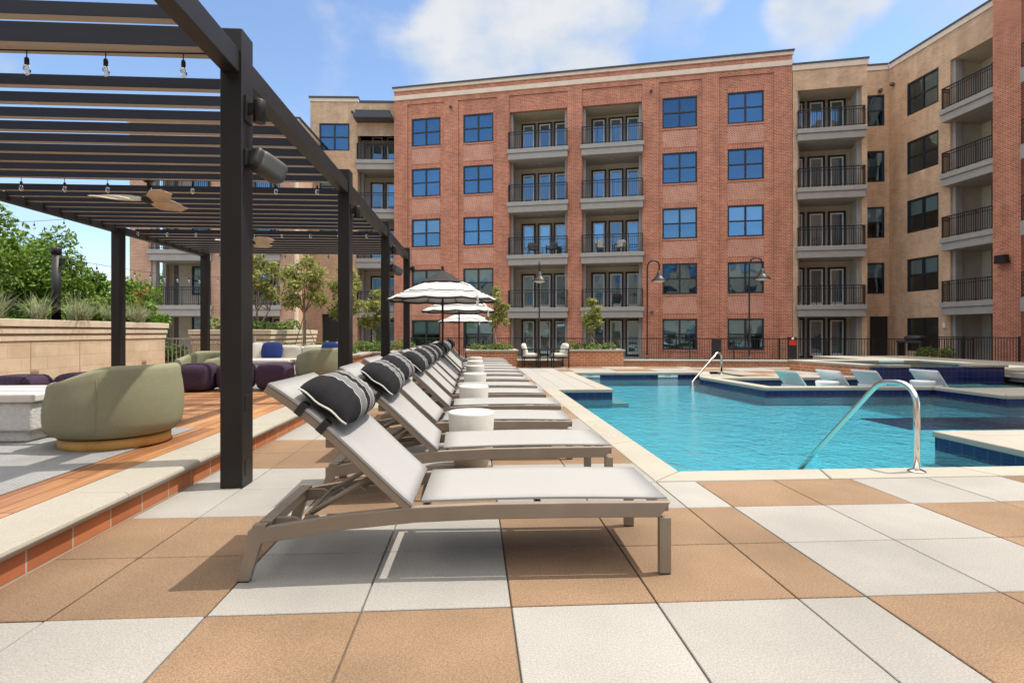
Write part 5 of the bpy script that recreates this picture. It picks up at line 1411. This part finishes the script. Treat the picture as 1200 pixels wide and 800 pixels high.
# ------------------------------------------------------------------ trees
def tree(name, loc, trunk_h, trunk_r, crowns, n, size, m, bark, label, grp, seed, multi=1, stakes=False):
    r_ = empty(name, loc, 0, label, 'tree', grp); rn = random.Random(seed)
    t = new(bark)
    zc = sum(c[2] for c in crowns) / len(crowns)
    for k in range(multi):
        a = 2 * math.pi * k / multi + .4; sp_ = .0 if multi == 1 else .35
        tp = Vector((math.cos(a) * sp_, math.sin(a) * sp_, trunk_h))
        t.tube([(0, 0, -.02), tp * .35 + Vector((rn.uniform(-.03, .03), rn.uniform(-.03, .03), 0)), tp * .7 + Vector((rn.uniform(-.04, .04), 0, 0)), tp], trunk_r, 8, r_list=[trunk_r * 1.15, trunk_r, trunk_r * .8, trunk_r * .65])
        for c in crowns:
            if multi > 1 and rn.random() < .4: continue
            cc = Vector(c[:3]); mid = tp.lerp(cc, .5) + Vector((rn.uniform(-.1, .1), rn.uniform(-.1, .1), .05)) * c[3]
            t.tube([tp - Vector((0, 0, .1)), mid, cc], trunk_r * .4, 5, r_list=[trunk_r * .55, trunk_r * .35, trunk_r * .15])
    t.build('trunk', r_)
    q = new(m); tot = sum(c[3] ** 2 for c in crowns)
    for i, c in enumerate(crowns):
        k = int(n * c[3] ** 2 / tot); 
        # every lobe breaks up into small clumps
        for j in range(7):
            d = Vector((rn.gauss(0, 1), rn.gauss(0, 1), rn.gauss(0, .9))).normalized() * c[3] * rn.uniform(.35, .85)
            leaves(q, Vector(c[:3]) + d, (c[3] * .42, c[3] * .42, c[3] * .36), k // 8, size, seed * 100 + i * 10 + j, .8, .4, .5)
        leaves(q, c[:3], (c[3] * .9,) * 3, k // 8, size, seed * 77 + i, .8, .4, .6)
    q.build('crown', r_)
    if stakes:
        s_ = new('bark')
        for a in (0.6, 2.7, 4.8): s_.tube([(math.cos(a) * .55, math.sin(a) * .55, 0), (math.cos(a) * .03, math.sin(a) * .03, trunk_h * .85)], .012, 5)
        s_.build('stake', r_)
    return r_
def crowns(rn, n, cx, cz, w, h, r0):
    return [(cx + rn.gauss(0, w * .45), rn.gauss(0, w * .45), cz + rn.uniform(-h, h), r0 * rn.uniform(.75, 1.2)) for _ in range(n)]
rn = random.Random(9)
tree('small_tree', (4.05, 18.9, .52), .55, .035, [(0, 0, .85, .3), (-.12, .05, 1.12, .3), (.1, -.05, 1.35, .27), (-.02, 0, 1.65, .22), (.2, 0, .98, .25)], 1500, .06, 'leaf_olive', 'bark', 'young olive green tree in the planter right of the patio chairs', 'young trees in the planters', 31, stakes=True)
tree('small_tree', (.72, 18.9, .52), .75, .035, [(-.05, 0, 1.1, .32), (.2, .05, 1.35, .3), (0, -.05, 1.7, .28), (.25, 0, 1.05, .25), (.05, .1, 2.0, .2)], 1500, .06, 'leaf_olive', 'bark', 'young olive green tree behind the white umbrellas', 'young trees in the planters', 32, stakes=True)
tree('small_tree', (-5.05, 16.9, .2), 1.6, .05, [(-.35, 0, 1.9, .42), (.35, .1, 1.95, .4), (0, -.1, 2.35, .5), (-.4, 0, 2.6, .38), (.4, .1, 2.6, .4), (0, 0, 2.95, .35)], 2600, .065, 'leaf_olive', 'bark', 'olive green tree left of the second pergola post', 'young trees in the planters', 33, stakes=True)
tree('small_tree', (-4.05, 17.9, .52), 1.0, .045, [(-.25, 0, 1.3, .38), (.3, .1, 1.4, .36), (0, -.1, 1.75, .42), (-.2, 0, 2.1, .34), (.2, .1, 2.2, .32), (0, 0, 2.5, .28)], 2300, .065, 'leaf_olive', 'bark', 'olive green tree right of the second pergola post', 'young trees in the planters', 34, stakes=True)
tree('small_tree', (-3.35, 19.0, .52), .7, .04, [(-.2, 0, 1.0, .34), (.25, .1, 1.1, .34), (0, -.1, 1.5, .36), (.1, 0, 1.85, .28)], 1700, .065, 'leaf_olive', 'bark', 'olive green tree behind the third pergola post', 'young trees in the planters', 35, stakes=True)
tree('small_tree', (-6.9, 18.2, 1.2), .7, .035, [(-.5, 0, 1.0, .3), (.4, .1, 1.2, .34), (.1, -.1, 1.65, .4), (-.3, 0, 1.6, .3), (.5, .1, 1.9, .36), (.05, 0, 2.2, .34)], 1500, .075, 'leaf_olive', 'bark', 'airy multi stemmed tree on the banded stone planter', 'young trees in the planters', 36, multi=4)
# big trees beyond the stone wall
for i, (x_, y_, h, w, m_, lb) in enumerate([
    (-16.5, 17.5, 4.5, 2.5, 'leaf_bg', 'bright green broad tree beyond the stone wall at the left edge'),
    (-17.8, 22.0, 4.7, 2.5, 'leaf_bg', 'bright green tree beyond the stone wall, left of the black pole'),
    (-17.2, 25.5, 3.7, 2.1, 'leaf_bg', 'bright green tree beyond the stone wall, right behind the black pole'),
    (-15.4, 25.5, 2.7, 1.7, 'leaf_bg', 'lower bright green tree between the black pole and the pergola post'),
    (-15.2, 21.0, 2.1, 1.5, 'leaf_dark', 'dark green bushy tree low behind the grasses'),
    (-13.6, 22.8, 1.9, 1.3, 'leaf_dark', 'dark green bushy tree right behind the coral flowers'),
    (-12.6, 18.5, 1.7, 1.2, 'leaf_dark', 'small dark green tree just behind the stone wall'),
    (-13.4, 13.6, 2.2, 1.5, 'leaf_bg', 'rounded bright green tree just behind the grasses at the left edge'),
    (-14.6, 16.6, 2.5, 1.6, 'leaf_bg', 'rounded bright green tree just behind the grasses left of the black pole'),
    (-13.8, 19.4, 2.2, 1.5, 'leaf_bg', 'rounded bright green tree behind the grasses right of the black pole'),
    (-24, 42, 4.5, 3.4, 'leaf_bg', 'far green tree seen through the open corner balcony'),
    (-29, 40, 5.2, 3.6, 'leaf_bg', 'far green tree left of the brick wing')]):
    rn = random.Random(50 + i)
    cr = [(rn.gauss(0, w * .45), rn.gauss(0, w * .4), h * .95 - w * .35 + rn.uniform(-w * .8, w * .45), w * rn.uniform(.32, .52)) for _ in range(19)]
    tree('broadleaf_tree', (x_, y_, -.36), h * .45, .16, cr, 21000 if w > 1.9 else 13000, .105 if w < 3 else .16, m_, 'bark_dark', lb, 'trees beyond the stone wall', 60 + i)
